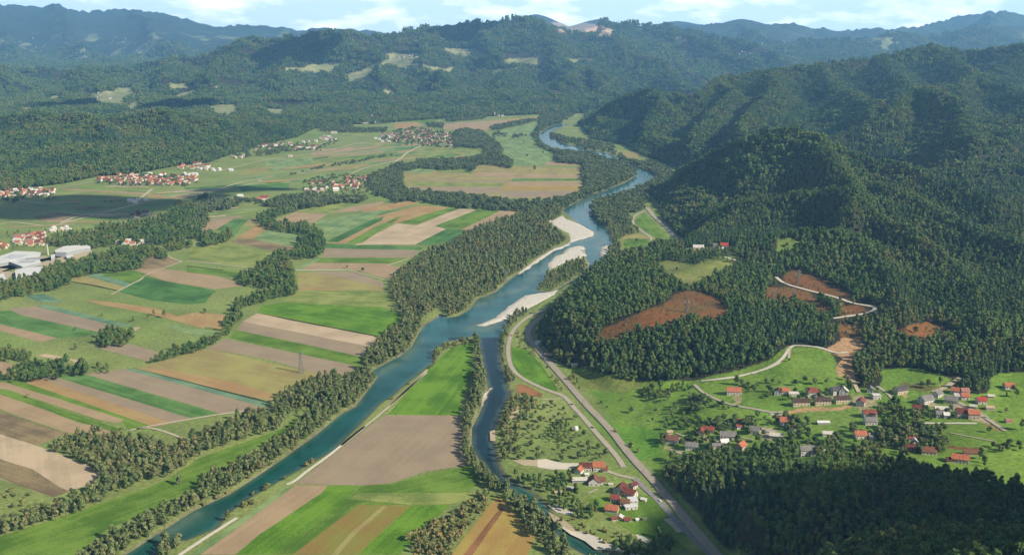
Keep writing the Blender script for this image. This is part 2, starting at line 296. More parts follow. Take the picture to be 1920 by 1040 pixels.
for s, c_, c2_ in [("T1 1300,500 1340,455 1560,430 1872,425 1872,455 1560,470 1340,495", (214,172,124), (190,160,120)), ("T2 -20,425 180,400 195,430 0,455", (214,172,124), (190,160,120)),
        ("T1 1340,500 1560,475 1872,458 1872,640 1560,640 1440,600", (118,150,58), (130,156,66)), ("T2 -20,458 200,435 250,600 190,640 -20,640", (118,150,58), (130,156,66)),
        ("T1 1160,490 1290,480 1300,520 1200,520", (214,196,160), (190,176,146)), ("T1 1060,640 1160,640 1300,720 1280,760 1060,720", (214,196,160), (190,176,146)), ("T1 600,770 700,760 760,800 640,810", (200,184,150), (170,160,130)),
        ("T1 800,310 880,310 900,380 840,400", (206,186,140), (170,166,110)), ("T1 1500,320 1872,320 1872,345 1520,345", (200,184,150), (160,160,110)), ("T1 470,700 600,720 600,760 500,740", (200,184,150), (160,160,110)),
        ("T2 200,310 420,340 420,400 280,460 200,400", (196,178,140), (150,150,100)), ("T2 420,650 460,600 520,590 480,660", (206,200,120), (170,170,100)), ("T2 1180,370 1250,380 1480,480 1580,570 1480,600 1400,560 1180,440", (210,190,160), (186,170,140)),
        ("T2 870,380 1000,400 1200,470 1000,440 900,430", (206,190,160), (180,166,130)), ("T2 680,310 740,300 730,350 700,350", (206,186,130), (180,166,110)), ("T2 1480,580 1690,665 1600,670 1450,600", (176,146,104), (150,130,84)), ("T2 1130,820 1470,830 1470,850 1130,845", (150,92,62), (130,100,62)), ("T2 600,780 700,830 690,840 600,810", (206,190,160), (180,166,130)),
        ("T2 960,290 1180,150 1260,150 1080,300", (176,146,100), (150,130,80)), ("T2 640,200 1060,230 900,300 700,250", (128,120,66), (112,120,56)), ("T1 100,800 330,860 320,900 100,840", (200,184,150), (160,160,110))]:
    paint(s, al(c_), trees=False, c2=al(c2_), ymax=2000)
paint("M 200,560 500,700 1000,760 900,1038 600,1038", al((104,154,46)), trees=False, c2=al((118,164,56)), ymax=2000)
paint("M 60,160 700,250 800,330 560,400 200,360 60,300", al((112,136,54)), trees=False, c2=al((140,146,74)), ymax=2000)
paint("T2 -40,0 30,60 100,160 120,190 -200,180 -400,120 -300,-40", al((124,160,56)), trees=False, c2=al((138,166,66)), ymax=2000)
FM = al((150, 165, 100)); FM2 = al((170, 165, 120))
for s in ["R1 520,555 690,540 710,592 560,602", "R1 1150,590 1310,580 1350,640 1200,650", "R1 700,600 760,555 805,600 740,625", "R2 15,415 125,390 135,440 40,480", "R2 800,395 985,375 985,402 820,422", "R1 1690,365 1910,350 1910,382 1750,397", "R1 930,470 1040,462 1050,490 950,495", "R2 1250,330 1420,325 1400,350 1270,352", "R1 630,490 740,490 760,530 640,580", "R1 60,600 180,595 222,620 150,637", "R1 1480,603 1590,610 1575,655 1490,652", "R1 1170,640 1300,636 1270,662",
          "R2 60,430 200,345 330,325 480,365 580,385 650,360 610,415 450,405 300,372 190,395 160,430 250,500 330,535 250,535 130,465", "R2 250,300 440,295 440,335 260,335",
          "R2 560,272 740,272 860,330 700,335 600,310", "R2 900,330 1100,320 1090,370 900,370", "R1 1200,480 1240,470 1230,500 1195,500", "R1 1540,380 1800,375 1890,410 1700,410",
          "R1 1000,520 1080,505 1120,535 960,560", "R1 450,520 640,510 650,560 480,545", "R1 270,535 360,535 350,550 280,550", "R1 800,380 900,375 900,390 820,392"]:
    paint(s, FM, c2=FM2, ymin=4600)
for s in ["R2 1170,128 1340,124 1440,142 1525,172 1500,214 1440,204 1370,194 1280,192 1200,170", "R2 1845,210 1930,218 1930,252 1880,240"]:
    paint(s, al((225,195,170)), c2=al((190,165,140)), ymin=7000)
m = (sgn > -wb*1.2) & (GY < 6000)   # bare banks and river bed
cover = np.where((m & (sgn > -wb*.8))[...,None], np.array(al((135,132,98)))*(.8+.4*nB), cover)
V = np.stack([GX, GY, Z], -1).reshape(-1, 3)
idx = np.arange(NL*NA).reshape(NL, NA)
Fq = np.stack([idx[:-1,:-1], idx[:-1,1:], idx[1:,1:], idx[1:,:-1]], -1).reshape(-1, 4)
me = mesh_np('terrain', V, Fq, None, True)
att = me.color_attributes.new('cover', 'FLOAT_COLOR', 'POINT')
att.data.foreach_set('color', np.concatenate([np.clip(cover, 0, 1), np.ones((NL, NA, 1))], -1).astype(np.float32).ravel())
mt = mat('terrain ground', (.1,.1,.1), bump=1.2, bscale=.11)
t = mt.node_tree; b = t.nodes['Principled BSDF']; vc = t.nodes.new('ShaderNodeVertexColor'); vc.layer_name = 'cover'
tcn = [q for q in t.nodes if q.type == 'TEX_COORD'][0]
def nzr(sc_, lo, hi, det=6):
    n_ = t.nodes.new('ShaderNodeTexNoise'); n_.inputs['Scale'].default_value = sc_; n_.inputs['Detail'].default_value = det
    r_ = t.nodes.new('ShaderNodeMapRange'); r_.inputs[1].default_value = .3; r_.inputs[2].default_value = .7; r_.inputs[3].default_value = lo; r_.inputs[4].default_value = hi
    t.links.new(tcn.outputs['Object'], n_.inputs[0]); t.links.new(n_.outputs[0], r_.inputs[0]); return r_.outputs[0]
mu = t.nodes.new('ShaderNodeMath'); mu.operation = 'MULTIPLY'
t.links.new(nzr(.22, .72, 1.28), mu.inputs[0]); t.links.new(nzr(.012, .8, 1.2), mu.inputs[1])
vm = t.nodes.new('ShaderNodeVectorMath'); vm.operation = 'SCALE'
t.links.new(vc.outputs[0], vm.inputs[0]); t.links.new(mu.outputs[0], vm.inputs['Scale']); t.links.new(vm.outputs[0], b.inputs['Base Color'])
me.materials.append(mt)
tag(obj('terrain', me), 'valley floor and hills under fields and woods', None, None, 'structure')

# near ground plane under the aircraft and beyond the sides, just below everything
gm = mat('outer ground', al((110,140,70)), var=.3, scale=.002)
gv = [(-40000,-3000,-6),(40000,-3000,-6),(40000,21000,-6),(-40000,21000,-6)]
tag(obj('ground', mesh_np('ground', gv, [(0,1,2,3)], gm)), 'plain ground beyond the valley', None, None, 'structure')

# ------------------------------------------------------------------ water
wm = bpy.data.materials.new('river water'); wm.use_nodes = True; t = wm.node_tree; b = t.nodes['Principled BSDF']
b.inputs['Roughness'].default_value = .14; b.inputs['IOR'].default_value = 1.33; b.inputs['Specular IOR Level'].default_value = .22
at = t.nodes.new('ShaderNodeVertexColor'); at.layer_name = 'depth'
tcn = t.nodes.new('ShaderNodeTexCoord'); n1 = t.nodes.new('ShaderNodeTexNoise'); n1.inputs['Scale'].default_value = .02; n1.inputs['Detail'].default_value = 6
r1 = t.nodes.new('ShaderNodeMapRange'); r1.inputs[1].default_value = .3; r1.inputs[2].default_value = .7; r1.inputs[3].default_value = .75; r1.inputs[4].default_value = 1.25
vm = t.nodes.new('ShaderNodeVectorMath'); vm.operation = 'SCALE'
n2 = t.nodes.new('ShaderNodeTexNoise'); n2.inputs['Scale'].default_value = .5; n2.inputs['Detail'].default_value = 5
bu = t.nodes.new('ShaderNodeBump'); bu.inputs['Distance'].default_value = .22; bu.inputs['Strength'].default_value = .6
t.links.new(tcn.outputs['Object'], n1.inputs[0]); t.links.new(n1.outputs[0], r1.inputs[0]); t.links.new(at.outputs[0], vm.inputs[0]); t.links.new(r1.outputs[0], vm.inputs['Scale'])
t.links.new(vm.outputs[0], b.inputs['Base Color']); t.links.new(tcn.outputs['Object'], n2.inputs[0]); t.links.new(n2.outputs[0], bu.inputs['Height']); t.links.new(bu.outputs[0], b.inputs['Normal'])
wmask = (sgn > -wb*1.6) & (GY < 6500)
fm_ = wmask[:-1,:-1] & wmask[1:,1:] & wmask[:-1,1:] & wmask[1:,:-1]
ff = Fq.reshape(NL-1, NA-1, 4)[fm_]; used, inv = np.unique(ff, return_inverse=True)
wv = V[used].copy(); wv[:,2] = -1.3
me = mesh_np('river', wv, inv.reshape(-1, 4), wm, True)
wpx, wpy, _d = proj(wv[:,0], wv[:,1], wv[:,2])
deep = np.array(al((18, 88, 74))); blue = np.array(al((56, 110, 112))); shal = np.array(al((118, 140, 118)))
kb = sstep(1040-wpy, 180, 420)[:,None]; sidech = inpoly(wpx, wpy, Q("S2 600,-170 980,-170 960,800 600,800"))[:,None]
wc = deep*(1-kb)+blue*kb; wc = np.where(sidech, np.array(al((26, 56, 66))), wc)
sh = np.zeros(len(wv))
for s in ["R5 1010,560 1080,470 1110,480 1060,540 960,590 880,600", "R5 760,760 700,790 800,800 900,760 980,700 900,715", "R5 1140,480 1150,420 1200,370 1110,450", "R5 730,640 800,610 860,600 820,640 750,660",
          "R5 1430,380 1430,300 1480,280 1500,310", "R5 1280,310 1400,275 1420,250 1400,290 1320,320", "O 760,740 900,620 960,620 850,700", "O 1000,560 1120,460 1190,380 1130,480 1020,580", "S1 860,930 1100,790 1110,800 900,940", "R5 1330,40 1400,60 1300,110"]:
    Pq = Q(s); Pw = world_poly(Pq); dd = segdist(wv[:,0], wv[:,1], Pw); ins = inpoly(wv[:,0], wv[:,1], Pw); sh = np.maximum(sh, np.where(ins, 1, np.exp(-dd/9)))
sh = np.maximum(sh, .7*sstep(-sgn.reshape(-1)[used], -7, 0))
sh = sh*(.6+.4*fbm(wv[:,0], wv[:,1], 30, 3)); sh = np.clip(sh, 0, 1)[:,None]
wc = wc*(1-sh*.85)+shal*sh*.85
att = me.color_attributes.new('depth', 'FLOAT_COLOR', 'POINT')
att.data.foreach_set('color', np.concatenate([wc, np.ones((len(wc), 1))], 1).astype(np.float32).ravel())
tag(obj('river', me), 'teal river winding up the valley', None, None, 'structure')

# ------------------------------------------------------------------ fields
FC = dict(g1=((100,140,48),(122,152,60)), gb=((98,146,38),(116,156,48)), g2=((92,138,66),(112,150,82)), g3=((136,158,78),(158,166,92)), g4=((78,124,60),(94,138,70)), g5=((128,162,98),(150,170,110)),
 b1=((200,172,134),(182,158,122)), b2=((186,166,138),(168,150,122)), b3=((220,196,160),(206,184,152)), b5=((146,128,98),(160,142,104)), b6=((186,168,112),(168,162,96)),
 o1=((204,166,114),(182,156,104)), t=((112,152,122),(128,160,124)), c=((178,150,84),(140,140,66)), y=((204,166,96),(178,158,84)), s=((246,238,222),(226,214,192)), d=((70,72,44),(84,84,50)), br=((150,108,74),(168,120,82)), sand=((222,204,172),(196,180,146)))
fmats = {}
def fmat(k):
    if k in fmats: return fmats[k]
    m = bpy.data.materials.new('field '+k); m.use_nodes = True; t = m.node_tree; b = t.nodes['Principled BSDF']
    b.inputs['Roughness'].default_value = .95; b.inputs['Specular IOR Level'].default_value = .1
    uv = t.nodes.new('ShaderNodeUVMap'); uv.uv_map = 'rows'; tcn = t.nodes.new('ShaderNodeTexCoord')
    mp = t.nodes.new('ShaderNodeMapping'); mp.inputs['Scale'].default_value = (.003, .10, 1)
    na = t.nodes.new('ShaderNodeTexNoise'); na.inputs['Scale'].default_value = 1; na.inputs['Detail'].default_value = 3; na.inputs['Roughness'].default_value = .7
    nb = t.nodes.new('ShaderNodeTexNoise'); nb.inputs['Scale'].default_value = .02; nb.inputs['Detail'].default_value = 7; nb.inputs['Roughness'].default_value = .62
    nc = t.nodes.new('ShaderNodeTexNoise'); nc.inputs['Scale'].default_value = .55; nc.inputs['Detail'].default_value = 4
    t.links.new(uv.outputs[0], mp.inputs[0]); t.links.new(mp.outputs[0], na.inputs[0]); t.links.new(tcn.outputs['Object'], nb.inputs[0]); t.links.new(tcn.outputs['Object'], nc.inputs[0])
    a1 = t.nodes.new('ShaderNodeMath'); a1.operation = 'ADD'; a2 = t.nodes.new('ShaderNodeMath'); a2.operation = 'ADD'
    t.links.new(na.outputs[0], a1.inputs[0]); mb_ = t.nodes.new('ShaderNodeMath'); mb_.operation = 'MULTIPLY_ADD'; mb_.inputs[1].default_value = 1.9; mb_.inputs[2].default_value = -.45; t.links.new(nb.outputs[0], mb_.inputs[0]); t.links.new(mb_.outputs[0], a1.inputs[1]); t.links.new(a1.outputs[0], a2.inputs[0]); t.links.new(nc.outputs[0], a2.inputs[1])
    r = t.nodes.new('ShaderNodeValToRGB'); q = FC[k]; r.color_ramp.elements[0].position = .43; r.color_ramp.elements[1].position = .57
    r.color_ramp.elements[0].color = (*al(q[0], .80), 1); r.color_ramp.elements[1].color = (*al(q[1], 1.2), 1)
    dv = t.nodes.new('ShaderNodeMath'); dv.operation = 'DIVIDE'; dv.inputs[1].default_value = 3
    t.links.new(a2.outputs[0], dv.inputs[0]); t.links.new(dv.outputs[0], r.inputs[0]); t.links.new(r.outputs[0], b.inputs['Base Color'])
    bu = t.nodes.new('ShaderNodeBump'); bu.inputs['Distance'].default_value = .5 if k in 'c y br o1'.split() else .22; bu.inputs['Strength'].default_value = .8
    t.links.new(a2.outputs[0], bu.inputs['Height']); t.links.new(bu.outputs[0], b.inputs['Normal'])
    fmats[k] = m; return m
zl = [.05]
def sheet(name, P_, k, label=None, base=0):
    X, Y = gnd(P_[:,0], P_[:,1]); zl[0] += .0016; z = zl[0]+base
    # gently irregular edges
    pts = []
    for i in range(len(X)):
        x0, y0, x1, y1 = X[i], Y[i], X[(i+1) % len(X)], Y[(i+1) % len(X)]; L_ = math.hypot(x1-x0, y1-y0); nn_ = max(1, min(14, int(L_/25)))
        for j in range(nn_):
            f = j/nn_; jt = 0 if j == 0 else .6
            pts.append((x0+(x1-x0)*f+random.uniform(-jt, jt), y0+(y1-y0)*f+random.uniform(-jt, jt)))
    bm = bmesh.new(); vs = [bm.verts.new((x, y, z)) for x, y in pts]
    f = bm.faces.new(vs); f.normal_update()
    if f.normal.z < 0: bmesh.ops.reverse_faces(bm, faces=[f])
    bmesh.ops.triangulate(bm, faces=bm.faces[:])
    i = max(range(len(X)), key=lambda i: (X[i]-X[i-1])**2+(Y[i]-Y[i-1])**2); dx, dy = X[i]-X[i-1], Y[i]-Y[i-1]; L_ = math.hypot(dx, dy); dx /= L_; dy /= L_
    uvl = bm.loops.layers.uv.new('rows')
    for f in bm.faces:
        for l in f.loops: c_ = l.vert.co; l[uvl].uv = (c_.x*dx+c_.y*dy, -c_.x*dy+c_.y*dx)
    me = bpy.data.meshes.new(name); bm.to_mesh(me); bm.free(); me.materials.append(fmat(k))
    o = obj(name, me); o['kind'] = 'structure'
    if label: o['label'] = label
    return o
FIELDS = """
g1|S1 -80,960 160,885 780,680 940,615 1110,500 1590,330 1660,250 1640,330 1380,470 1060,680 840,790 590,900 430,1040 200,1200 -80,1200
b3|S1 -80,335 230,440 622,590 440,668 295,718 -80,585
b5|S1 -80,480 180,560 340,665 390,685 295,718 -80,585
b5|S1 -80,205 60,258 370,362 330,380 210,430 -80,345
b1|S1 -80,125 30,150 430,300 650,350 600,365 380,362 60,250 -80,195
g1|S1 10,118 60,125 380,245 690,345 650,358 480,310 0,145
b1|S1 -80,70 60,85 690,285 655,305 560,288 40,118 -80,100
g1|S1 30,72 110,68 860,327 720,350 690,312 695,287 60,88
o1|S1 110,68 200,50 965,306 860,327
b2|S1 200,50 290,42 1080,282 965,306
g2|S1 290,42 470,32 1243,256 1080,282
b2|S1 470,32 690,3 1470,215 1430,237 1243,256
t|S1 690,3 742,0 1500,194 1470,215
b6|W 254,691 390,652 600,702 655,714 625,740 560,732 508,752
o1|W 270,693 300,690 420,712 510,738 506,750 400,727
b2|B 380,700 1660,965 1570,1040 1330,1060 800,900 200,790
g1|B 420,690 490,610 1000,720 1690,868 1700,968 1660,966
b2|B 485,615 550,525 1800,772 1690,872 1000,722
b3|B 540,530 690,450 1910,690 1800,780
gb|B 690,450 720,385 940,350 1920,395 2080,450 2100,560 1980,690 1900,690
g3|B 920,340 1080,230 1500,225 1920,238 2060,300 2060,380 1920,395
o1|B 1080,190 1500,218 1500,232 1080,226
b6|B 1075,60 1400,60 1920,185 1920,235 1500,225 1080,200
b2|B 1150,45 1560,45 1700,68 1920,160 1920,195 1800,178 1450,92
b1|D 1250,790 1920,800 2160,850 1960,950 1700,880 1540,850 1100,858
g1|D 1290,745 1920,745 2160,760 2020,795 1240,792
g5|D 1060,850 1260,735 1320,740 1230,800 1110,858
b2|D 1350,650 1920,660 2270,672 2190,742 1320,737
g2|D 1360,608 1920,618 2300,640 2280,668 1345,652
b3|E -80,520 0,470 330,305 520,325 640,280 930,158 1110,175 700,330 810,360 510,512 0,512
g1|E 380,290 560,230 880,150 960,156 600,280 520,312 400,302
g1|E 1110,175 1340,175 1200,250 960,362 810,357 700,330
b1|E 1345,178 1590,180 1280,300 1060,385 950,366 1190,258
g4|E 810,360 950,366 1060,385 900,480 650,515 510,512
o1|E 150,225 300,195 550,130 850,148 700,190 380,290 330,302 150,300 0,400 -100,440 -30,340 110,270
o1|E 0,150 250,115 470,85 560,105 300,165 0,225
g2|E -60,250 240,180 380,170 150,230 0,270
g1|D 1540,602 1900,425 2040,350 2090,345 1700,602
o1|D 1400,602 1780,415 1920,375 2010,355 1900,402 1550,602
g4|D 1360,585 1820,365 1920,340 1900,378 1470,592
g5|D 1240,400 1600,320 1920,275 1820,365 1360,578 1345,470 1260,430
b1|D 850,385 1060,300 1370,318 1240,402 1120,402 1050,412
b1|D 1380,308 1640,238 1900,198 1930,212 1650,290
g3|D 1060,290 1400,205 1640,212 1380,310
g2|A 0,430 100,430 960,640 820,680 560,692 0,560
b2|A 90,410 340,385 1150,582 960,640 850,612 200,470
t|A 350,380 440,365 1310,580 1150,582
b1|A -80,545 0,560 560,692 400,736 0,622 -80,600
b2|A 890,772 1270,748 1545,832 1500,902 1440,917 1000,802
b3|A 1255,592 1375,585 1300,637
b3|A 360,866 430,845 500,855 830,922 740,952 700,912 560,902
b1|A -80,905 0,920 220,965 100,1045 -80,1045
g4|A 1150,242 1420,100 1560,130 2110,235 2060,270 2000,350 1820,366 1450,322
o1|A 800,318 1100,345 1500,400 1700,470 2000,585 1980,600 1430,452 1000,372
o1|B -120,490 90,440 380,470 350,612 0,547
g5|A 1600,558 1920,600 2120,630 2010,692 1700,622
b6|A 700,100 840,90 1220,192 1150,235 700,142
t|A 840,90 960,65 1280,160 1220,196
g1|A 960,65 1180,50 1300,40 1430,72 1390,130 1280,166
t|A 240,280 420,262 600,330 560,348 400,345
b1|A 1290,20 1420,0 1870,55 2080,85 2406,182 2086,217 1600,136 1450,82
b5|C 1410,640 1590,602 1770,682 1560,747 1310,742
g1|D 0,832 350,862 520,882 510,935 0,885
g3|D 0,640 330,600 850,680 830,822 630,842 0,772
b5|D 440,570 620,560 1060,640 1000,682 850,682 420,590
g5|D 640,560 820,460 940,470 1160,502 1080,562 1060,642
o1|D 480,550 700,410 790,452 640,562
b6|D 540,435 620,370 700,320 690,402 650,442
g2|D 280,470 450,370 600,370 540,432 450,552 440,502
b1|D 80,472 270,370 390,350 460,366 290,467 150,482
b6|H 80,690 100,620 380,612 420,640 750,652 780,582 880,566 1140,582 1850,600 1900,720 1780,862 1600,902 1100,892 400,862 140,792
b2|H 130,782 1050,787 1000,842 400,842 150,812
b2|H 240,700 1060,722 1050,737 240,717
b1|H 1130,732 1880,737 1850,770 1080,772
y|H 1060,772 1840,777 1780,817 1040,814
b2|H 1040,820 1780,820 1650,887 1050,882
g3|H 160,722 440,737 1050,747 1050,777 170,772
g2|H 1150,700 1880,702 1890,720 1130,724
b1|H 780,642 1150,640 1180,700 760,667
b1|H 1240,652 1850,662 1850,692 1240,692
g5|H 100,640 110,605 390,608 340,650
g5|H 1050,350 1350,330 1550,460 1570,532 1440,572 1150,562 1130,490 1060,440
b1|H 1440,570 1490,538 1800,538 1860,575
b1|H 450,172 900,140 1250,110 1300,150 1050,192 900,232 480,222
y|H 1000,135 1400,95 1420,130 1200,150
g5|H 930,236 1100,220 1400,150 1540,150 1380,242
o1|H 0,162 200,148 290,182 100,212 0,212
g1|H 0,150 120,120 350,98 470,122 300,162 200,148
g2|H 0,370 150,345 290,366 130,442 0,500
g3|H 130,452 400,420 880,410 760,502 500,502 220,542
o1|H 550,492 600,450 690,470 640,512
g5|H 940,245 1340,248 1340,320 1050,335 960,300
b1|G 1100,482 1400,410 1640,350 1480,442
o1|G 640,722 990,702 1000,727 650,737
b6|G 1270,440 1500,440 1400,490 1130,495
o1|G 1700,370 1870,330 1900,345 1740,395
g2|G 380,770 900,745 880,800 440,830
g5|G 650,520 1150,500 1050,600 700,620
b6|G 1340,570 1700,540 1560,610 1200,625
b1|F 600,692 1480,738 1450,757 620,704
o1|F 1430,752 1860,770 1850,792 1440,782
b5|C 330,240 560,200 900,230 640,280 400,290
b5|C 700,140 1000,140 1030,160 760,175
b1|C 900,215 1080,205 1130,240 960,250
g3|I 150,242 560,262 580,322 330,302
b6|I 585,332 830,332 800,422 650,372
g1|L 300,192 400,100 470,160 640,342 530,342 430,282
b6|L 175,362 200,322 310,295 440,332 462,372 430,350 250,345
g1|L 200,400 230,352 430,355 450,380 430,442 230,442
b2|W 553,907 690,800 722,779 863,779 866,800 871,840 880,872 800,883 735,905 675,910
gb|W 728,776 805,690 850,650 888,640 884,700 868,740 862,778
g1|P 1000,570 1300,556 2080,372 2200,480 2150,560 1890,752 1500,758 870,716 1000,600
g3|P 900,700 1000,640 2150,640 2100,700 1890,750 1500,758
gb|P 700,570 1000,570 870,716 620,950 400,1240 -200,1240 40,1040
g1|P 870,716 1500,758 1010,757 700,980 400,1240 180,1240 620,910
c|P 1000,757 1510,767 1140,1100 1000,1240 360,1240 620,1040
b6|P 1230,770 1280,770 960,1050 800,1240 740,1240 930,1020
gb|P 1510,765 1890,757 1600,1040 1400,1240 1000,1240 1140,1100
g5|P 300,580 380,568 0,852 -540,1240 -640,1240
b1|P 380,570 700,570 640,640 40,1040 -200,1240 -540,1240 0,852
y|S2 540,1130 860,718 910,730 1080,940 1000,1130
br|S2 640,1130 680,1040 860,810 895,775 905,790 730,1040 680,1130
gb|J 200,472 330,480 500,650 655,875 650,902 400,822 280,742 220,640
d|S1 738,-3 744,-3 1500,188 1500,196
d|B 690,448 1000,505 1910,682 1910,692 1000,518
d|A 700,140 960,185 1150,230 1150,238 700,146
d|D 0,820 360,862 360,868 0,828
s|K 550,735 640,725 700,745 800,765 980,768 930,800 880,830 700,830 560,810
sand|K 300,735 560,735 560,800 420,790
sand|K 240,280 330,200 380,210 380,280 330,340 250,330
sand|K 95,460 150,440 150,555 100,550
br|K 350,60 370,0 450,10 600,90 600,130 480,110 380,95
s|S2 1150,762 1200,760 1290,800 1290,822 1200,802
s|T3 100,720 260,800 420,830 560,880 700,960 940,1040 900,1045 640,992 500,985 400,905 260,840
sand|T3 40,620 180,690 300,780 420,835 260,805 100,722
s|T3 890,840 950,840 1040,910 1000,925 920,890
g1|W 1100,935 1160,925 1230,930 1260,960 1320,1030 1280,1030 1190,1000 1130,960
g3|W 1255,1000 1290,1005 1330,1040 1300,1040
""".strip().split('\n')
NAMES = dict(g='meadow', t='crop_field', b='ploughed_field', o='stubble_field', c='maize_field', y='stubble_field', s='gravel_patch', d='ditch')  # ditch strips are drawn dark, the ditch's shade put into their colour
for ln in FIELDS:
    k, s = ln.split('|'); nm = 'gravel_patch' if k in ('s', 'sand') else ('bare_earth' if k == 'br' else NAMES[k[0]])
    sheet(nm, Q(s), k)
srr = random.Random(5)
REG = [Q("W 60,372 230,338 400,338 560,272 700,250 850,272 740,318 640,338 400,372 200,398 0,392"), Q("W 0,395 200,400 460,372 520,395 420,418 200,432 0,430"), Q("W 560,272 830,258 880,292 760,312 610,330")]
cnt = 0
while cnt < 95:
    P_ = REG[cnt % 3 if cnt % 5 else 0]; x0, y0 = P_.min(0); x1, y1 = P_.max(0); x, y = srr.uniform(x0, x1), srr.uniform(y0, y1); L_ = srr.uniform(45, 130); th = srr.uniform(1.4, 3.6); sl = -srr.uniform(.06, .14) if x > 300 else srr.uniform(-.05, .06)
    q = np.array([(x, y), (x+L_, y+L_*sl), (x+L_+th*1.5, y+L_*sl+th), (x+th*1.5, y+th)])
    if inpoly(q[:,0], q[:,1], P_).all(): sheet('field', q, srr.choice(['g1', 'g2', 'g3', 'g5', 'g5', 'b1', 'b6', 'b3', 'o1', 'g3', 'b2'])); cnt += 1
# gravel bars stand in the river, sloping down to the water
gmat = mat('gravel', al((248,242,228)), col2=al((222,212,192)), scale=.12, bump=.25, bscale=1.2)
t = gmat.node_tree; gp = t.nodes.new('ShaderNodeNewGeometry'); sxz = t.nodes.new('ShaderNodeSeparateXYZ'); mr = t.nodes.new('ShaderNodeMapRange'); mr.inputs[1].default_value = -1.35; mr.inputs[2].default_value = -.75
mrx = t.nodes.new('ShaderNodeMixRGB'); mrx.inputs[1].default_value = (*al((150,138,112)), 1); b = t.nodes['Principled BSDF']; src = b.inputs['Base Color'].links[0].from_socket
t.links.new(gp.outputs['Position'], sxz.inputs[0]); t.links.new(sxz.outputs[2], mr.inputs[0]); t.links.new(mr.outputs[0], mrx.inputs[0]); t.links.new(src, mrx.inputs[2]); t.links.new(mrx.outputs[0], b.inputs['Base Color'])
def bar(s, hgt=1.0):
    Pw = world_poly(Q(s)); x0, y0 = Pw.min(0); x1, y1 = Pw.max(0); st_ = max(2.2, (y1-y0)/90)
    xs = np.arange(x0-6, x1+6, st_); ys = np.arange(y0-6, y1+6, st_); X, Y = np.meshgrid(xs, ys)
    d = segdist(X, Y, Pw); d = np.where(inpoly(X, Y, Pw), d, -d); d = d+fbm(X, Y, 22, 3)*4
    Zb = -1.9+sstep(d, -6, 9)*(1.2+hgt)+.18*fbm(X, Y, 14, 3)
    ok = (d > -6); ok = ok[:-1,:-1] & ok[1:,1:]
    id_ = np.arange(X.size).reshape(X.shape); Fb = np.stack([id_[:-1,:-1], id_[:-1,1:], id_[1:,1:], id_[1:,:-1]], -1)[ok]
    u_, iv = np.unique(Fb, return_inverse=True); Vb = np.stack([X.ravel(), Y.ravel(), Zb.ravel()], 1)[u_]
    o = obj('gravel_bar', mesh_np('gravel_bar', Vb, iv.reshape(-1, 4), gmat, True)); o['kind'] = 'structure'
for s in ["R5 1160,190 1240,150 1260,180 1300,190 1405,250 1400,272 1290,305 1265,312 1250,260 1180,225", "R5 1155,470 1150,430 1200,380 1280,335 1350,322 1362,380 1350,402 1280,412 1200,452",
          "R5 1490,318 1500,335 1490,360 1452,385 1440,365 1452,335", "R5 750,768 870,722 950,650 1020,602 1090,592 1205,574 1205,602 1100,652 1000,692 900,742 800,773",
          "R5 980,480 1080,402 1180,342 1270,312 1275,322 1185,356 1092,418 992,486", "R5 1350,402 1375,420 1395,460 1382,476 1355,422", "I 430,800 640,728 860,640 850,672 640,748 440,818",
          "O 1760,870 1800,900 1870,860 1860,890 1800,970 1790,1040 1770,1040 1785,960", "R5 1150,180 1180,185 1180,205 1150,200"]:
    bar(s)

# ------------------------------------------------------------------ roads, tracks, railway
def chain(P3, step):
    out = [P3[0]]
    for p, q in zip(P3[:-1], P3[1:]):
        L_ = (q-p).length; k = max(1, int(L_/step))
        for j in range(1, k+1): out.append(p.lerp(q, j/k))
    return out
def smooth_line(px):
    P3 = []
    for x, y in px: X, Y, z = hit(x, y); P3.append(Vector((X, Y, 0)))
    pts = P3
    for _ in range(2):
        q = [pts[0]]
        for a_, b_ in zip(pts[:-1], pts[1:]): q += [a_.lerp(b_, .25), a_.lerp(b_, .75)]
        q.append(pts[-1]); pts = q
    return chain(pts, 9)
def hgt(x, y):
    return max(0., float(height(x, y)))
def ribbon(name, s, width, m, lift=.5, label=None, off=0, build=True, bed=0):
    pts = smooth_line(Q(s)) if isinstance(s, str) else s
    zs = [hgt(p.x, p.y) for p in pts]
    zs = [sum(zs[max(0, i-2):i+3])/len(zs[max(0, i-2):i+3]) for i in range(len(zs))]
    V_ = []; 
    for i, p in enumerate(pts):
        d = (pts[min(i+1, len(pts)-1)]-pts[max(i-1, 0)]).normalized(); nn_ = Vector((-d.y, d.x, 0))
        c_ = p+nn_*off
        for sgn_, dz in ((-1, -bed-.9), (-.82, 0), (.82, 0), (1, -bed-.9)) if bed else ((-1, 0), (1, 0)):
            q = c_+nn_*sgn_*width/2; V_.append((q.x, q.y, max(zs[i], hgt(q.x, q.y) if not bed else 0)+lift+bed+dz))
    k = 4 if bed else 2
    Fc_ = [(i*k+j, i*k+j+1, (i+1)*k+j+1, (i+1)*k+j) for i in range(len(pts)-1) for j in range(k-1)]
    o = obj(name, mesh_np(name, V_, Fc_, m)); o['kind'] = 'structure'
    if label: o['label'] = label
    return pts, zs
m_track = mat('gravel track', al((214,200,168)), var=.1, scale=.3); m_road = mat('asphalt', al((160,156,152)), var=.1, scale=.2)
m_white = mat('chalk road', al((236,226,205)), var=.08, scale=.3); m_ball = mat('railway ballast', al((182,168,150)), col2=al((206,192,172)), scale=.6, bump=.1, bscale=3)
m_rail = mat('rail steel', (.22,.17,.14), rough=.5); m_beige = mat('concrete road', al((200,188,168)), var=.1, scale=.15)
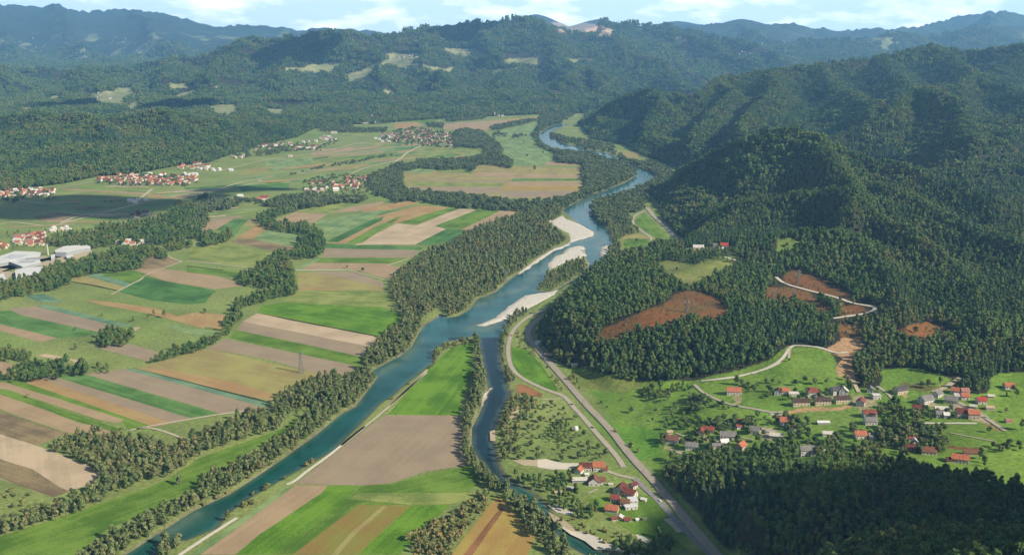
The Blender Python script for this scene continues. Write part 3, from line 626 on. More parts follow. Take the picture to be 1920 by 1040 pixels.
for s, wd, m in [("S1 720,350 840,325 1080,283 1240,255 1430,235 1490,222", 4, m_track), ("S1 760,340 850,330 1040,400", 3.5, m_track), ("S1 1000,1045 1110,970 1320,835", 4, m_white), ("P 300,565 380,530 500,430 700,290 900,130 1060,0", 4, m_white),
                 ("S2 0,432 100,350 180,290 330,160 480,10", 3.2, m_track), ("O 880,1040 1000,940 1150,800 1250,720", 3, m_track), ("D 1060,866 1560,862", 5, m_white), ("D 1560,862 1700,900 1920,960", 3, m_track), ("D 0,770 640,847", 4, m_track),
                 ("C 1590,600 1680,650 1770,680", 4, m_track), ("A 1420,80 1370,130 1280,170 1150,240 1080,275", 4, m_track), ("C 1770,680 1600,740 1450,790 1400,830", 3.5, m_track), ("E 240,715 455,650", 4.5, m_track),
                 ("T1 490,185 620,170 820,150 1000,100 1150,60 1260,0", 4.5, m_white), ("R6 385,1045 500,1000 560,960 600,890 640,885 760,895 850,930 920,925", 4.5, m_white), ("T1 425,215 520,305 700,385 850,430 1000,450 1200,490 1300,480", 4.5, m_beige),
                 ("T1 190,850 330,900", 3.5, m_beige), ("T2 200,170 260,290", 4.5, m_track), ("T2 440,230 540,300 600,360", 4, m_beige), ("T2 900,590 1120,592 1410,592", 4, m_white), ("T2 1240,390 1450,510 1560,580 1690,665", 5, m_beige),
                 ("T2 980,290 1080,260 1250,150", 6, m_track), ("T2 1150,690 1600,770", 2.2, m_beige), ("R6 520,505 560,540 700,580 830,610 930,650 1050,665 1078,680 1050,700 940,720 840,737", 5.5, m_white), ("R6 600,890 590,960", 3, m_track),
                 ("L 1190,530 1330,578", 3.5, m_white), ("T1 640,770 760,770", 5, m_beige), ("T1 1050,640 1150,660 1290,720", 5, m_beige), ("T1 250,690 350,725", 2.5, m_beige), ("T1 830,720 1000,750", 2.5, m_beige),
                 ("L 420,80 300,130 290,200 380,280 460,330 485,380 440,450 400,500 350,560", 6, m_beige), ("L 230,445 420,455", 4, m_track),
                 ("G -200,900 0,860 350,760 480,720 740,680", 7, m_track), ("G 240,620 320,600 650,520 880,490 1270,430 1500,370 1640,345", 7, m_track), ("G 1500,650 1640,590 1920,530", 7, m_track), ("H 0,540 80,490 110,450 290,365", 9, m_track),
                 ("F 590,1030 750,960 1200,880 1450,810 1920,740", 7, m_track), ("C 500,340 700,280 1000,210 1220,150 1400,110", 7, m_track), ("F 1350,800 1480,700", 8, m_track), ("F 560,690 900,630", 6, m_track), ("C -60,325 0,315 110,290 270,310 420,330", 6, m_track),
                 ("F -60,790 0,790 430,840", 7, m_track), ("G 940,400 1180,385 1220,360", 7, m_track), ("D 0,130 200,110 560,40 750,0", 6, m_track), ("G 590,710 630,730", 8, m_track), ("J 500,980 700,975", 3, m_track), ("T3 430,440 520,400", 2.5, m_beige),
                 ("T3 620,230 740,270 880,300 930,320 870,360 760,380 700,390", 5, m_beige)]:
    ribbon('road' if m in (m_road, m_beige) or wd > 5 else 'track', s, wd, m)
ribbon('road', "J 560,90 480,130 400,160 320,210 250,270 200,340 170,450 170,560 200,680 300,775 450,850 600,910 700,940 800,1040 K 870,190 980,300 1080,420 1220,580 1330,700 1400,815", 6, m_beige, .55, 'pale road following the river and the railway')
ribbon('road', "T3 880,300 980,390 1060,460 1150,550 1250,680 1400,830 1560,980 1680,1100", 6.5, m_road, .6, 'grey asphalt road beside the railway')
ribbon('pavement', "T3 1190,690 1260,740 1330,820", 7, m_beige, .32)
RAILS = "T3 1760,1120 1620,970 1500,830 1300,590 1150,420 1030,280 900,150 780,0 J 1160,1270 930,1040 770,850 620,680 460,500 375,405 362,345 385,275 460,205 560,140 640,90"
rp_, rz_ = ribbon('railway_bed', RAILS, 10.5, m_ball, .25, 'brown ballast bed of the double railway', bed=.9)
for off in (-2.9, -1.4, 1.4, 2.9): ribbon('rail', rp_, .16, m_rail, 1.3, off=off)
rp2, rz2 = ribbon('railway_bed', "L 770,420 735,380 680,300 600,220 560,190 500,140 430,50", 12, m_ball, .4, bed=.6)

# ------------------------------------------------------------------ haze: one closed box of air
hm_ = bpy.data.materials.new('haze air'); hm_.use_nodes = True; t = hm_.node_tree; t.nodes.clear()
ho = t.nodes.new('ShaderNodeOutputMaterial'); pv = t.nodes.new('ShaderNodeVolumePrincipled')
pv.inputs['Color'].default_value = (.27, .60, 1, 1); pv.inputs['Density'].default_value = 4.9e-5; pv.inputs['Anisotropy'].default_value = .15
t.links.new(pv.outputs[0], ho.inputs['Volume'])
def box_v(x0, x1, y0, y1, z0, z1):
    v = [(x0,y0,z0),(x1,y0,z0),(x1,y1,z0),(x0,y1,z0),(x0,y0,z1),(x1,y0,z1),(x1,y1,z1),(x0,y1,z1)]
    return v, [(0,3,2,1),(4,5,6,7),(0,1,5,4),(1,2,6,5),(2,3,7,6),(3,0,4,7)]
v_, f_ = box_v(-41000, 41000, -3500, 21200, -8, max(900, float(Z.max())+40))
hz = obj('haze', mesh_np('haze', v_, f_, hm_)); hz['kind'] = 'stuff'; hz['label'] = 'blue haze of air filling the valley and fading the far hills'

# ------------------------------------------------------------------ clouds above the valley, whose shadows fall on it
cm = mat('cloud white', (.85, .86, .88), var=.03, scale=.002)
def cloud(gx, gy, rx, ry, h0=1700, seed=1, label='', gz=0):
    """a cloud standing where its shadow falls on (gx, gy)"""
    r_ = random.Random(seed); k = (h0-gz)/math.tan(SUN_EL); cx_, cy_ = gx+k*math.cos(SUN_AZ), gy+k*math.sin(SUN_AZ)
    bm = bmesh.new()
    for i in range(26):
        a_ = r_.uniform(0, 6.283); q = r_.random()**.5*.85; s_ = r_.uniform(.28, .45)*(1.15-q*.6)
        M_ = Matrix.Translation((cx_+rx*q*math.cos(a_), cy_+ry*q*math.sin(a_), h0+r_.uniform(0, .12)*min(rx, ry)))@Matrix.Diagonal((rx*s_, ry*s_, min(rx, ry)*s_*.55, 1))
        bmesh.ops.create_icosphere(bm, subdivisions=3, radius=1, matrix=M_)
    for v in bm.verts:
        p = v.co; n_ = math.sin(p.x*.011+p.y*.013)*math.sin(p.y*.017+p.z*.02)+.5*math.sin(p.x*.031)*math.sin(p.y*.037+1)
        v.co += Vector((n_, -n_*.7, n_*.5))*min(rx, ry)*.05
    me = bpy.data.meshes.new('cloud'); bm.to_mesh(me); bm.free(); me.materials.append(cm)
    o = obj('cloud', me); o['kind'] = 'structure'; o['label'] = label
def shadow_at(px, py, rxp, ryY, seed):
    X_, Y_, z_ = hit(px, py); cloud(X_, Y_, rxp*Y_/F, ryY, 1700, seed, 'fair weather cloud drifting over the valley', z_)
shadow_at(150, 388, 215, 190, 3); shadow_at(455, 356, 110, 60, 9); shadow_at(560, 92, 78, 560, 4); shadow_at(130, 202, 52, 260, 5); shadow_at(335, 200, 62, 300, 6); shadow_at(860, 62, 60, 480, 8)
shadow_at(385, 372, 40, 110, 12); cloud(385, 700, 160, 190, 900, 21, 'unseen cloud added to darken the near wood', 60); cloud(420, 500, 260, 230, 1000, 22, 'second unseen cloud added to darken the near wood', 120)  # the two low clouds are added out of frame to darken the near wood

# ------------------------------------------------------------------ trees
def leaf_mat(name, cols, tint=.25):
    m = bpy.data.materials.new(name); m.use_nodes = True; t = m.node_tree; b = t.nodes['Principled BSDF']
    b.inputs['Roughness'].default_value = .75; b.inputs['Specular IOR Level'].default_value = .15
    oi = t.nodes.new('ShaderNodeObjectInfo'); r = t.nodes.new('ShaderNodeValToRGB'); r.color_ramp.interpolation = 'LINEAR'
    while len(r.color_ramp.elements) < len(cols): r.color_ramp.elements.new(.5)
    for i, c in enumerate(cols): r.color_ramp.elements[i].position = i/(len(cols)-1); r.color_ramp.elements[i].color = (*c, 1)
    g = t.nodes.new('ShaderNodeNewGeometry'); n_ = t.nodes.new('ShaderNodeTexNoise'); n_.inputs['Scale'].default_value = .006; n_.inputs['Detail'].default_value = 4
    n2 = t.nodes.new('ShaderNodeTexNoise'); n2.inputs['Scale'].default_value = .35; n2.inputs['Detail'].default_value = 2
    t.links.new(g.outputs['Position'], n_.inputs[0]); t.links.new(g.outputs['Position'], n2.inputs[0])
    a_ = t.nodes.new('ShaderNodeMath'); a_.operation = 'MULTIPLY_ADD'; a_.inputs[1].default_value = 2.6; a_.inputs[2].default_value = -1.3
    t.links.new(n_.outputs[0], a_.inputs[0]); s_ = t.nodes.new('ShaderNodeMath'); s_.operation = 'ADD'; s_.use_clamp = True
    t.links.new(a_.outputs[0], s_.inputs[0]); t.links.new(oi.outputs['Random'], s_.inputs[1]); t.links.new(s_.outputs[0], r.inputs[0])
    k = t.nodes.new('ShaderNodeMapRange'); k.inputs[1].default_value = .3; k.inputs[2].default_value = .7; k.inputs[3].default_value = .65; k.inputs[4].default_value = 1.35
    t.links.new(n2.outputs[0], k.inputs[0]); v = t.nodes.new('ShaderNodeVectorMath'); v.operation = 'SCALE'
    t.links.new(r.outputs[0], v.inputs[0]); t.links.new(k.outputs[0], v.inputs['Scale']); t.links.new(v.outputs[0], b.inputs['Base Color'])
    tr = t.nodes.new('ShaderNodeBsdfTranslucent'); ms = t.nodes.new('ShaderNodeMixShader'); ms.inputs[0].default_value = .12
    t.links.new(v.outputs[0], tr.inputs[0]); t.links.new(b.outputs[0], ms.inputs[1]); t.links.new(tr.outputs[0], ms.inputs[2]); t.links.new(ms.outputs[0], t.nodes['Material Output'].inputs[0])
    return m
LM = dict(valley=leaf_mat('valley wood foliage', [(.07,.10,.04),(.10,.135,.055),(.085,.12,.045),(.13,.15,.065),(.06,.09,.04)]), hill=leaf_mat('hill foliage', [(0.050,0.098,0.028),(0.076,0.132,0.036),(0.104,0.156,0.040),(0.062,0.116,0.032),(0.132,0.165,0.044),(0.088,0.142,0.036),(0.128,0.140,0.044)]),
          conf=leaf_mat('conifer foliage', [(0.024,0.056,0.028),(0.040,0.080,0.034),(0.058,0.104,0.038),(0.032,0.068,0.031),(0.080,0.122,0.042)]),
          river=leaf_mat('riverside foliage', [(0.112,0.148,0.052),(0.170,0.190,0.075),(0.088,0.128,0.045),(0.185,0.190,0.080),(0.135,0.175,0.052),(0.065,0.104,0.038),(0.165,0.160,0.065)]),
          orch=leaf_mat('orchard foliage', [(.06,.10,.035),(.10,.14,.045),(.08,.12,.045),(.14,.15,.06)]),
          bush=leaf_mat('bush foliage', [(.13,.15,.05),(.20,.20,.07),(.26,.21,.08),(.12,.15,.06)]))
bark = mat('bark', (.12,.10,.075), scale=.8)
class MB:
    def __init__(s): s.v = []; s.f = []
    def quad(s, c, n_, sz, rr):
        up = Vector((0,0,1)) if abs(n_.z) < .9 else Vector((1,0,0)); a_ = n_.cross(up).normalized(); b_ = n_.cross(a_); th = rr.uniform(0, 3.14)
        a_, b_ = a_*math.cos(th)+b_*math.sin(th), b_*math.cos(th)-a_*math.sin(th); k = len(s.v); q = rr.uniform(.6, 1.1)
        for i, j in ((-1,-.7),(1,-1),(.8,.9),(-.7,1)): s.v.append(c+a_*sz*i*.5+b_*sz*q*j*.5)
        s.f.append((k, k+1, k+2, k+3))
    def blob(s, c, r_, rr, sub=1):
        bm = bmesh.new(); bmesh.ops.create_icosphere(bm, subdivisions=sub, radius=1); k = len(s.v)
        for v in bm.verts: j = rr.uniform(.75, 1.2); s.v.append(c+Vector((v.co.x*r_.x*j, v.co.y*r_.y*j, v.co.z*r_.z*j)))
        bm.verts.ensure_lookup_table()
        for f in bm.faces: s.f.append(tuple(k+v.index for v in f.verts))
        bm.free()
    def tube(s, p, q, r0, r1, seg=5):
        d = (q-p).normalized(); a_ = d.cross(Vector((.3,.9,.1))).normalized(); b_ = d.cross(a_); k = len(s.v)
        for c, r_ in ((p, r0), (q, r1)):
            for i in range(seg): th = 6.2832*i/seg; s.v.append(c+a_*math.cos(th)*r_+b_*math.sin(th)*r_)
        for i in range(seg): j = (i+1) % seg; s.f.append((k+i, k+j, k+seg+j, k+seg+i))
        s.f.append(tuple(k+seg+i for i in range(seg)))
    def box(s, x0, x1, y0, y1, z0, z1):
        v, f = box_v(x0, x1, y0, y1, z0, z1); k = len(s.v); s.v += [Vector(c) for c in v]; s.f += [tuple(k+i for i in q) for q in f]
    def mesh(s, name, m): return mesh_np(name, [tuple(c) for c in s.v], s.f, m)
def crown_round(mb, rr, h, r_, base, nl=6, leaf=1.5, nq=34, c0=Vector((0,0,0))):
    lobes = []
    for i in range(nl):
        a_ = rr.uniform(0, 6.283); q = rr.uniform(.15, .62)*r_; zc_ = base+(h-base)*rr.uniform(.22, .8)
        k = 1-abs((zc_-base)/(h-base)-.45)*.7; lobes.append((Vector((math.cos(a_)*q*k, math.sin(a_)*q*k, zc_)), rr.uniform(.42, .62)*r_*k))
    lobes.append((Vector((rr.uniform(-.1,.1)*r_, 0, h-r_*.42)), r_*.45))
    for c, lr in lobes:
        rz_ = min(lr*rr.uniform(.9, 1.25), (h-base)*.4); mb.blob(c0+c, Vector((lr*.72, lr*.72, rz_*.72)), rr)
        for _ in range(nq):
            d = Vector((rr.gauss(0,1), rr.gauss(0,1), rr.gauss(.25,1))).normalized(); p = c+Vector((d.x*lr, d.y*lr, d.z*rz_))*rr.uniform(.72, 1.06)
            nn_ = (d+Vector((rr.gauss(0,.45), rr.gauss(0,.45), rr.gauss(0,.45)))).normalized(); mb.quad(c0+p, nn_, leaf*rr.uniform(.7, 1.3), rr)
def crown_cone(mb, rr, h, r_, base, c0=Vector((0,0,0)), tiers=8, per=11):
    k = len(mb.v); n_ = 7
    for i in range(n_): th = 6.283*i/n_; mb.v.append(c0+Vector((math.cos(th)*r_*.55, math.sin(th)*r_*.55, base)))
    mb.v.append(c0+Vector((0, 0, h*.93)))
    for i in range(n_): mb.f.append((k+i, k+(i+1) % n_, k+n_))
    for i in range(tiers):
        f = i/(tiers-1); z_ = base+(h*.97-base)*f; rr_ = r_*(1-f)**.85+.25
        for j in range(max(4, int(per*(1-f*.6)))):
            a_ = rr.uniform(0, 6.283); L_ = rr_*rr.uniform(.8, 1.15); d = Vector((math.cos(a_), math.sin(a_), 0)); s_ = Vector((-d.y, d.x, 0))*L_*.33; dz = -L_*.35
            q = len(mb.v); z2 = z_+rr.uniform(-.4, .4)
            mb.v += [c0+Vector((0,0,z2+.5)), c0+d*L_*.6+s_+Vector((0,0,z2+dz*.4)), c0+d*L_+Vector((0,0,z2+dz)), c0+d*L_*.6-s_+Vector((0,0,z2+dz*.4))]
            mb.f.append((q, q+1, q+2, q+3))
def trunk_mesh(rr, h, base, r_=.28):
    mb = MB(); mb.tube(Vector((0,0,-1.2)), Vector((rr.uniform(-.2,.2), 0, base+1)), r_, r_*.7)
    for _ in range(3):
        a_ = rr.uniform(0, 6.28); mb.tube(Vector((0,0,base*.8)), Vector((math.cos(a_)*h*.14, math.sin(a_)*h*.14, h*.55)), r_*.5, r_*.2, 4)
    return mb.mesh('trunk', bark)
SPEC = dict(hill=dict(nv=6, h=15.5, r=5.4, base=3, mat='hill'), conf=dict(nv=5, h=20, r=3.9, base=2.5, mat='conf'), river=dict(nv=7, h=13.5, r=4.0, base=2.2, mat='river'),
            orch=dict(nv=4, h=6.5, r=3.0, base=1.6, mat='orch'), bush=dict(nv=4, h=3.4, r=2.2, base=.2, mat='bush'))
TREE = {}; LIBC = {}
def lib(name): c = bpy.data.collections.new(name); LIBC[name] = c; return c
for kd, sp in SPEC.items():
    TREE[kd] = []; c = lib('library '+kd)
    for i in range(sp['nv']):
        rr = random.Random(hash_ if (hash_ := i*31+len(kd)*7+ord(kd[0])) else 1); mb = MB()
        h = sp['h']*rr.uniform(.88, 1.12); r_ = sp['r']*rr.uniform(.85, 1.2); base = sp['base']
        if kd == 'conf': crown_cone(mb, rr, h, r_, base)
        elif kd == 'river': crown_round(mb, rr, h, r_*(.8 if i % 3 == 0 else 1), base*(1 if i % 2 else .5), 7, 1.35, 30)
        elif kd == 'bush': crown_round(mb, rr, h, r_, base, 3, .9, 22)
        elif kd == 'orch': crown_round(mb, rr, h, r_, base, 4, 1.0, 30)
        else: crown_round(mb, rr, h, r_, base, 7, 1.6, 30)
        cr = mb.mesh(kd+' crown', LM[sp['mat']]); tk = trunk_mesh(rr, h, max(base, .6), .12 if kd in ('bush', 'orch') else .3)
        m2 = MB(); m2.v = list(mb.v); m2.f = list(mb.f); nf = len(m2.f); 
        full = bpy.data.meshes.new(kd+' tree'); bm = bmesh.new(); bm.from_mesh(cr); n0 = len(bm.faces); bm.from_mesh(tk); bm.faces.ensure_lookup_table()
        for f in bm.faces[n0:]: f.material_index = 1
        bm.to_mesh(full); bm.free(); full.materials.append(LM[sp['mat']]); full.materials.append(bark)
        ob = bpy.data.objects.new(kd+' tree', full); c.objects.link(ob)
        TREE[kd].append((cr, tk, h))
for kd, mk in (('clumpb', 'hill'), ('clumpc', 'conf'), ('clumpr', 'valley')):
    c = lib('library '+kd)
    for i in range(4):
        rr = random.Random(i*13+len(kd)+ord(kd[-1])); mb = MB()
        for j in range(5):
            a_ = 6.283*j/5+rr.uniform(-.4, .4); q = 0 if j == 0 else rr.uniform(5.5, 8.5); c0 = Vector((math.cos(a_)*q, math.sin(a_)*q, rr.uniform(-1.5, 1)))
            if mk == 'conf' and rr.random() < .8: crown_cone(mb, rr, 20*rr.uniform(.85, 1.2), 3.6, 2, c0, 5, 7)
            else: crown_round(mb, rr, (13 if mk == 'valley' else 16)*rr.uniform(.85, 1.15), 5.0, 2, 4, 3.0, 9, c0)
        ob = bpy.data.objects.new(kd, mb.mesh(kd, LM[mk])); c.objects.link(ob)

ZONES = []
def zone(kd, s, sp, label, group, hs=1., prob=1.): ZONES.append((kd, Q(s), sp, label, group, hs, prob))
RB = 'olive tree in the '
zone('river', "R5 265,520 300,500 320,470 380,420 450,370 560,330 650,290 720,240 780,220 900,180 1050,120 1170,90 1250,100 1230,150 1150,190 1190,240 1250,285 1262,310 1180,335 1080,395 980,475 900,535 820,600 740,640 690,700 620,722 580,700 560,660 480,700 430,790 380,900 320,950 230,990 130,1000 200,850 290,790 360,720 300,640 265,560", 8.5, RB+'broad grey-olive wood on the left bank at mid picture', 'trees of the broad wood on the left bank')
zone('river', "O 620,600 720,440 830,370 950,250 1040,150 1150,200 1160,330 1110,430 1000,530 880,590 780,640 660,640", 8.5, RB+'narrow belt between ploughed strips and river bend', 'trees of the narrow belt at the river bend')
zone('river', "O 170,730 290,720 420,740 540,690 640,670 700,690 770,740 720,850 610,950 540,1040 -120,1040 0,900", 8.0, RB+'belt below the pylon field along the left bank', 'trees along the left bank below the pylon field')
zone('river', "S1 1640,330 1660,255 1750,190 1780,120 1902,100 2050,-40 2080,0 1902,235 1760,350 1600,465 1430,580 1290,670 1080,770 850,910 700,1000 600,1130 380,1130 430,1040 600,920 720,880 830,800 960,740 1050,690 1110,600 1280,540 1380,480 1480,430 1600,350", 7.2, RB+'belt between long meadow and water at lower left', 'trees of the belt lining the left bank at lower left')
zone('river', "S1 1490,200 1560,130 1600,105 1760,50 1780,30 1902,30 1902,100 1780,120 1740,190 1650,255 1580,290 1500,240", 8, RB+'stand by the ditch end above the river belt', 'trees of the stand by the ditch end')
zone('river', "S1 250,440 330,375 450,350 570,335 640,350 860,380 960,420 1050,400 1060,370 1180,310 1370,235 1480,240 1590,300 1560,340 1400,380 1130,470 1020,555 920,600 780,630 640,690 560,640 500,540 360,480", 8.2, RB+'wide thicket between the pale field and the long green meadow', 'trees of the wide thicket at lower left')
zone('river', "S1 640,700 480,770 330,840 160,880 0,920 -80,930 -80,860 130,820 200,750 340,740 440,670 540,600 630,590", 8.0, RB+'ragged belt under the pale field at lower left', 'trees of the ragged belt at lower left')
zone('bush', "S1 -80,640 0,640 230,720 200,760 0,850 -80,860", 7, 'yellow-green bush on the rough ground under the pale field at lower left', 'bushes on the rough ground at lower left', 1.2, .5)
zone('river', "S1 850,1010 920,935 1040,950 1040,1000 980,1010 900,1045", 8, RB+'clump on the right bank near the bottom edge', 'trees of the clump on the right bank near the bottom edge')
zone('river', "O 1700,340 1740,350 1770,400 1790,560 1830,780 1840,850 1800,890 1780,1040 1650,1040 1690,800 1710,560 1690,420", 6.0, 'tall slim olive tree in the row between green meadow and side channel', 'slim trees in the row beside the side channel', .95)
zone('river', "S2 730,0 805,0 815,100 765,200 725,330 715,430 770,510 860,590 890,645 860,680 780,620 700,540 670,450 670,280 700,150", 6.0, 'tall slim olive tree in the curved row between brown field and side channel', 'slim trees in the curved row beside the brown field', .95)
zone('river', "S2 870,600 960,640 985,730 1060,730 1110,780 1170,850 1240,920 1290,1010 1280,1130 1200,1130 1100,960 1030,900 960,780 900,720 860,680", 7.6, 'bushy dark olive tree crowding the creek under the side channel', 'trees crowding the creek near the bottom edge', 1.05)
zone('bush', "S2 360,940 540,830 700,740 780,700 830,730 700,880 620,1000 560,1130 400,1130 400,1010", 6, 'low olive bush on the wedge between green strip and tan field', 'bushes on the wedge near the bottom edge', 1.5)
zone('river', "S2 370,960 430,900 470,960 580,980 600,1040 560,1130 400,1130", 8, 'grey-olive tree at the wide end of the bushy wedge', 'trees on the bushy wedge near the bottom edge', .7, .6)
zone('river', "S2 740,690 850,655 850,690 780,740", 8, 'grey-olive tree at the narrow end of the bushy wedge', 'trees at the tip of the bushy wedge', .8)
zone('river', "S2 885,0 960,0 985,80 950,150 905,225 875,330 870,400 890,520 950,500 960,400 950,300 980,200 1090,200 1090,150 990,130", 8.0, 'shaggy tree on the right bank of the side channel above the orchard', 'trees on the right bank of the side channel', .85, .8)
zone('bush', "S2 960,150 1100,160 1000,300 980,500 900,500 880,300", 7, 'olive bush on the right bank beside the orchard', 'bushes between side channel and orchard', 1.2, .7)
zone('river', "J 80,400 130,380 160,500 150,620 240,760 230,850 190,870 130,740 90,600", 7, 'shaggy dark tree on the bank between side channel and pale road', 'trees between side channel and pale road', .7)
zone('orch', "S2 1000,170 1220,180 1360,340 1540,520 1460,530 1100,500 960,500 970,300", 11.5, 'round green fruit tree in the orchard between side channel and road', 'fruit trees of the orchard by the side channel', 1.0, .75)
zone('hill', "S2 1130,330 1260,290 1290,340 1240,420 1140,400", 8, 'dark tree in the clump at the middle of the orchard', 'dark trees in the middle of the orchard', .5)
zone('hill', "S2 880,560 1060,600 1280,570 1280,620 1340,680 1320,800 1130,740 1110,650 990,640", 8.5, 'dark green garden tree left of the farm with orange roofs', 'garden trees left of the farm with orange roofs', .7)
zone('hill', "S2 1340,740 1440,740 1430,815 1330,820", 8, 'dark tree on the lawn left of the red roofed hamlet by the road', 'dark trees on the lawn left of the red roofed hamlet', .7)
zone('hill', "S2 1540,940 1640,930 1690,1000 1730,920 1800,890 1850,950 1870,1130 1300,1130 1290,1000 1440,1045 1500,1010", 8, 'dark rounded tree by the gravel bed at the bottom edge', 'dark trees beside the gravel bed at the bottom edge', .8)
zone('bush', "S2 1150,790 1200,820 1300,830 1500,960 1480,970 1300,890 1180,860", 7, 'tan bush on the dry gravel bed of the creek', 'bushes on the gravel bed', 1, .6)
zone('bush', "S2 1330,860 1480,900 1640,930 1560,960 1440,900", 7, 'green bush along the bank below the hamlet lawn', 'bushes along the bank below the hamlet', 1)
zone('hill', "J 700,680 740,670 830,730 870,850 800,850 720,760", 8, 'dark tree in the clump pressed against the right side of the railway', 'dark trees pressed against the railway', .6)
zone('bush', "K 1400,540 1540,620 1570,690 1480,680", 6, 'dark bush in the thicket right of the railway beside the green field', 'bushes right of the railway', 1.6)
zone('bush', "K 1260,410 1340,430 1345,480 1270,460", 6, 'dark bush in the small thicket by the rails above the green field', 'bushes in the small railside thicket', 1.6)
zone('bush', "K 960,80 1010,110 1200,300 1400,560 1640,860 1600,870 1380,580 1180,330", 7, 'tan green bush on the embankment right of the railway', 'bushes on the railway embankment', .8, .55)
zone('bush', "K 830,140 900,170 1100,380 1400,720 1450,820 1420,820 1360,740 1080,400", 9, 'green bush on the strip between road and railway', 'bushes between road and railway', .6, .5)
zone('bush', "J 240,300 330,330 620,700 720,890 690,890 560,700 340,480 250,470", 7, 'green bush along the foot of the railway bank by the meadow', 'bushes at the foot of the railway bank', .9, .7)
zone('bush', "S1 1902,232 1920,262 1760,372 1600,490 1430,608 1290,700 1080,798 850,946 700,1040 700,1010 850,915 1080,775 1290,675 1430,582 1600,468 1760,350", 6, 'olive bush at the foot of the left bank belt at lower left', 'bushes at the foot of the left bank belt', 1.3, .8)
zone('bush', "T3 1080,430 1180,500 1400,740 1600,940 1600,980 1380,760 1150,520", 7, 'low bush on the verge between asphalt road and railway', 'bushes between asphalt road and railway', .8, .6)
zone('hill', "D 680,350 770,290 1030,245 1040,275 900,320 830,350 870,390 1050,410 1130,390 1240,440 1330,500 1350,590 1330,690 1260,720 980,735 980,790 850,780 840,690 1060,660 1080,560 1160,545 1180,510 1060,480 860,460 720,410", 9, 'dark green tree in the hooked hedge winding between the fields', 'trees of the hooked hedge between the fields')
zone('hill', "B 510,70 640,10 780,-80 980,-80 1050,0 1070,200 1040,250 930,260 870,270 780,300 650,340 560,370 530,450 430,430 430,380 520,310 620,280 700,250 820,250 820,180 700,170 600,165 520,140", 8.5, 'olive tree in the block of wood where the white field track ends', 'trees of the block of wood by the white field track')
zone('hill', "B 360,490 440,480 540,450 550,480 460,540 440,630 380,650 350,600", 8, 'olive tree in the corner clump above the field hedgerow', 'trees of the corner clump above the hedgerow', .9)
zone('hill', "B -70,740 0,750 200,690 350,640 360,670 200,770 0,820 -330,910 -380,900 -170,790", 7, 'olive tree in the straight hedgerow across the left fields', 'trees of the straight hedgerow', .8)
zone('hill', "A 940,700 1000,590 1160,590 1290,630 1280,690 1200,735 960,740", 8, 'green tree in the small grove amid the left fields', 'trees of the small grove amid the left fields')
zone('hill', "A -80,790 60,780 280,790 310,850 260,880 -80,880", 8, 'green tree in the grove at the left edge of the fields', 'trees of the grove at the left edge', .9)
zone('hill', "A -40,1030 90,1030 150,940 340,900 560,920 680,920 700,1000 640,1030 500,1060 -40,1080", 8, 'green tree in the row above the striped fields at left', 'trees of the row above the striped fields', 1)
zone('hill', "A 730,960 780,910 840,950 840,1010 740,1020", 6, 'big round tree standing right of the row above the striped fields', 'big round trees right of the row', 1)
zone('hill', "A 900,960 1040,935 1050,1000 960,1005", 9, 'small tree at the corner of the striped fields', 'small trees at the corner of the striped fields', .7)
zone('hill', "C 0,880 180,840 380,800 420,750 640,680 900,620 1100,560 1250,530 1450,530 1560,560 1660,600 1640,640 1480,600 1400,640 1410,700 1370,730 1310,725 1140,760 1000,750 830,790 700,810 680,880 540,925 400,930 300,965 120,1000 -60,1050 -60,900", 9, 'green tree in the dense belt between the white factory halls and the fields', 'trees of the belt below the factory')
zone('hill', "C 460,470 560,420 720,380 960,360 980,300 1180,310 1400,280 1560,230 1640,200 1740,90 1860,100 1920,160 1960,300 1960,430 1800,420 1740,470 1620,490 1250,480 900,520 680,510 460,490", 9.5, 'dark tree in the wood behind the white factory halls', 'trees of the wood behind the factory')
zone('hill', "D 100,230 130,190 480,195 440,240 180,280 200,350 210,410 130,440 0,490 0,350", 9.5, 'dark tree at the right end of the wood behind the factory', 'trees at the right end of the wood behind the factory')
zone('hill', "D -60,560 0,500 150,500 240,480 300,530 400,460 440,520 420,555 300,590 200,610 150,600 130,530 0,540", 9, 'green tree in the row below the tan field behind the grove', 'trees of the row below the tan field', 1)
zone('hill', "C 1640,500 1750,480 1860,480 1860,520 1760,540 1680,560 1630,550", 9, 'small dark tree by the track at the end of the belt', 'small dark trees at the end of the belt', .9)
zone('river', "G 640,950 720,900 850,880 1060,850 1100,870 1300,860 1350,870 1640,880 1640,920 1320,930 1200,960 1000,980 900,1030 820,1010 780,970", 10, 'dark tree in the belt below the village at mid left', 'trees of the belt below the mid left village')
zone('river', "G 1650,680 1780,630 1920,570 1980,570 1980,900 1760,850 1700,800", 10, 'dark tree in the wood right of the mid left village', 'trees of the wood right of the mid left village')
zone('river', "H 0,560 200,550 240,520 500,510 700,510 870,460 880,400 580,380 570,240 700,220 850,240 960,330 1040,390 1040,470 1140,520 1120,590 1040,570 870,555 780,580 770,620 720,620 710,590 520,610 380,600 220,590 190,600 60,620 0,640", 11, 'dark tree in the wood running right from the far village', 'trees of the wood beside the far village')
zone('river', "H 0,640 60,640 70,700 60,760 140,810 400,830 760,860 930,890 1300,920 1600,900 1800,850 1850,760 1850,560 1590,530 1640,470 1740,430 1920,480 2000,500 2000,850 1700,950 1600,1000 1300,1000 900,990 640,970 400,930 150,905 0,930", 11, 'grey-green tree in the long belt behind the striped fields', 'trees of the long belt behind the striped fields')
zone('river', "I 0,400 0,330 100,330 280,350 480,395 650,440 780,515 780,555 700,610 460,710 320,750 180,830 100,880 60,900 0,890 0,800 230,740 330,640 270,560 280,430 0,430", 11, 'grey-green tree on the left bank of the upper bend', 'trees on the left bank of the upper bend')
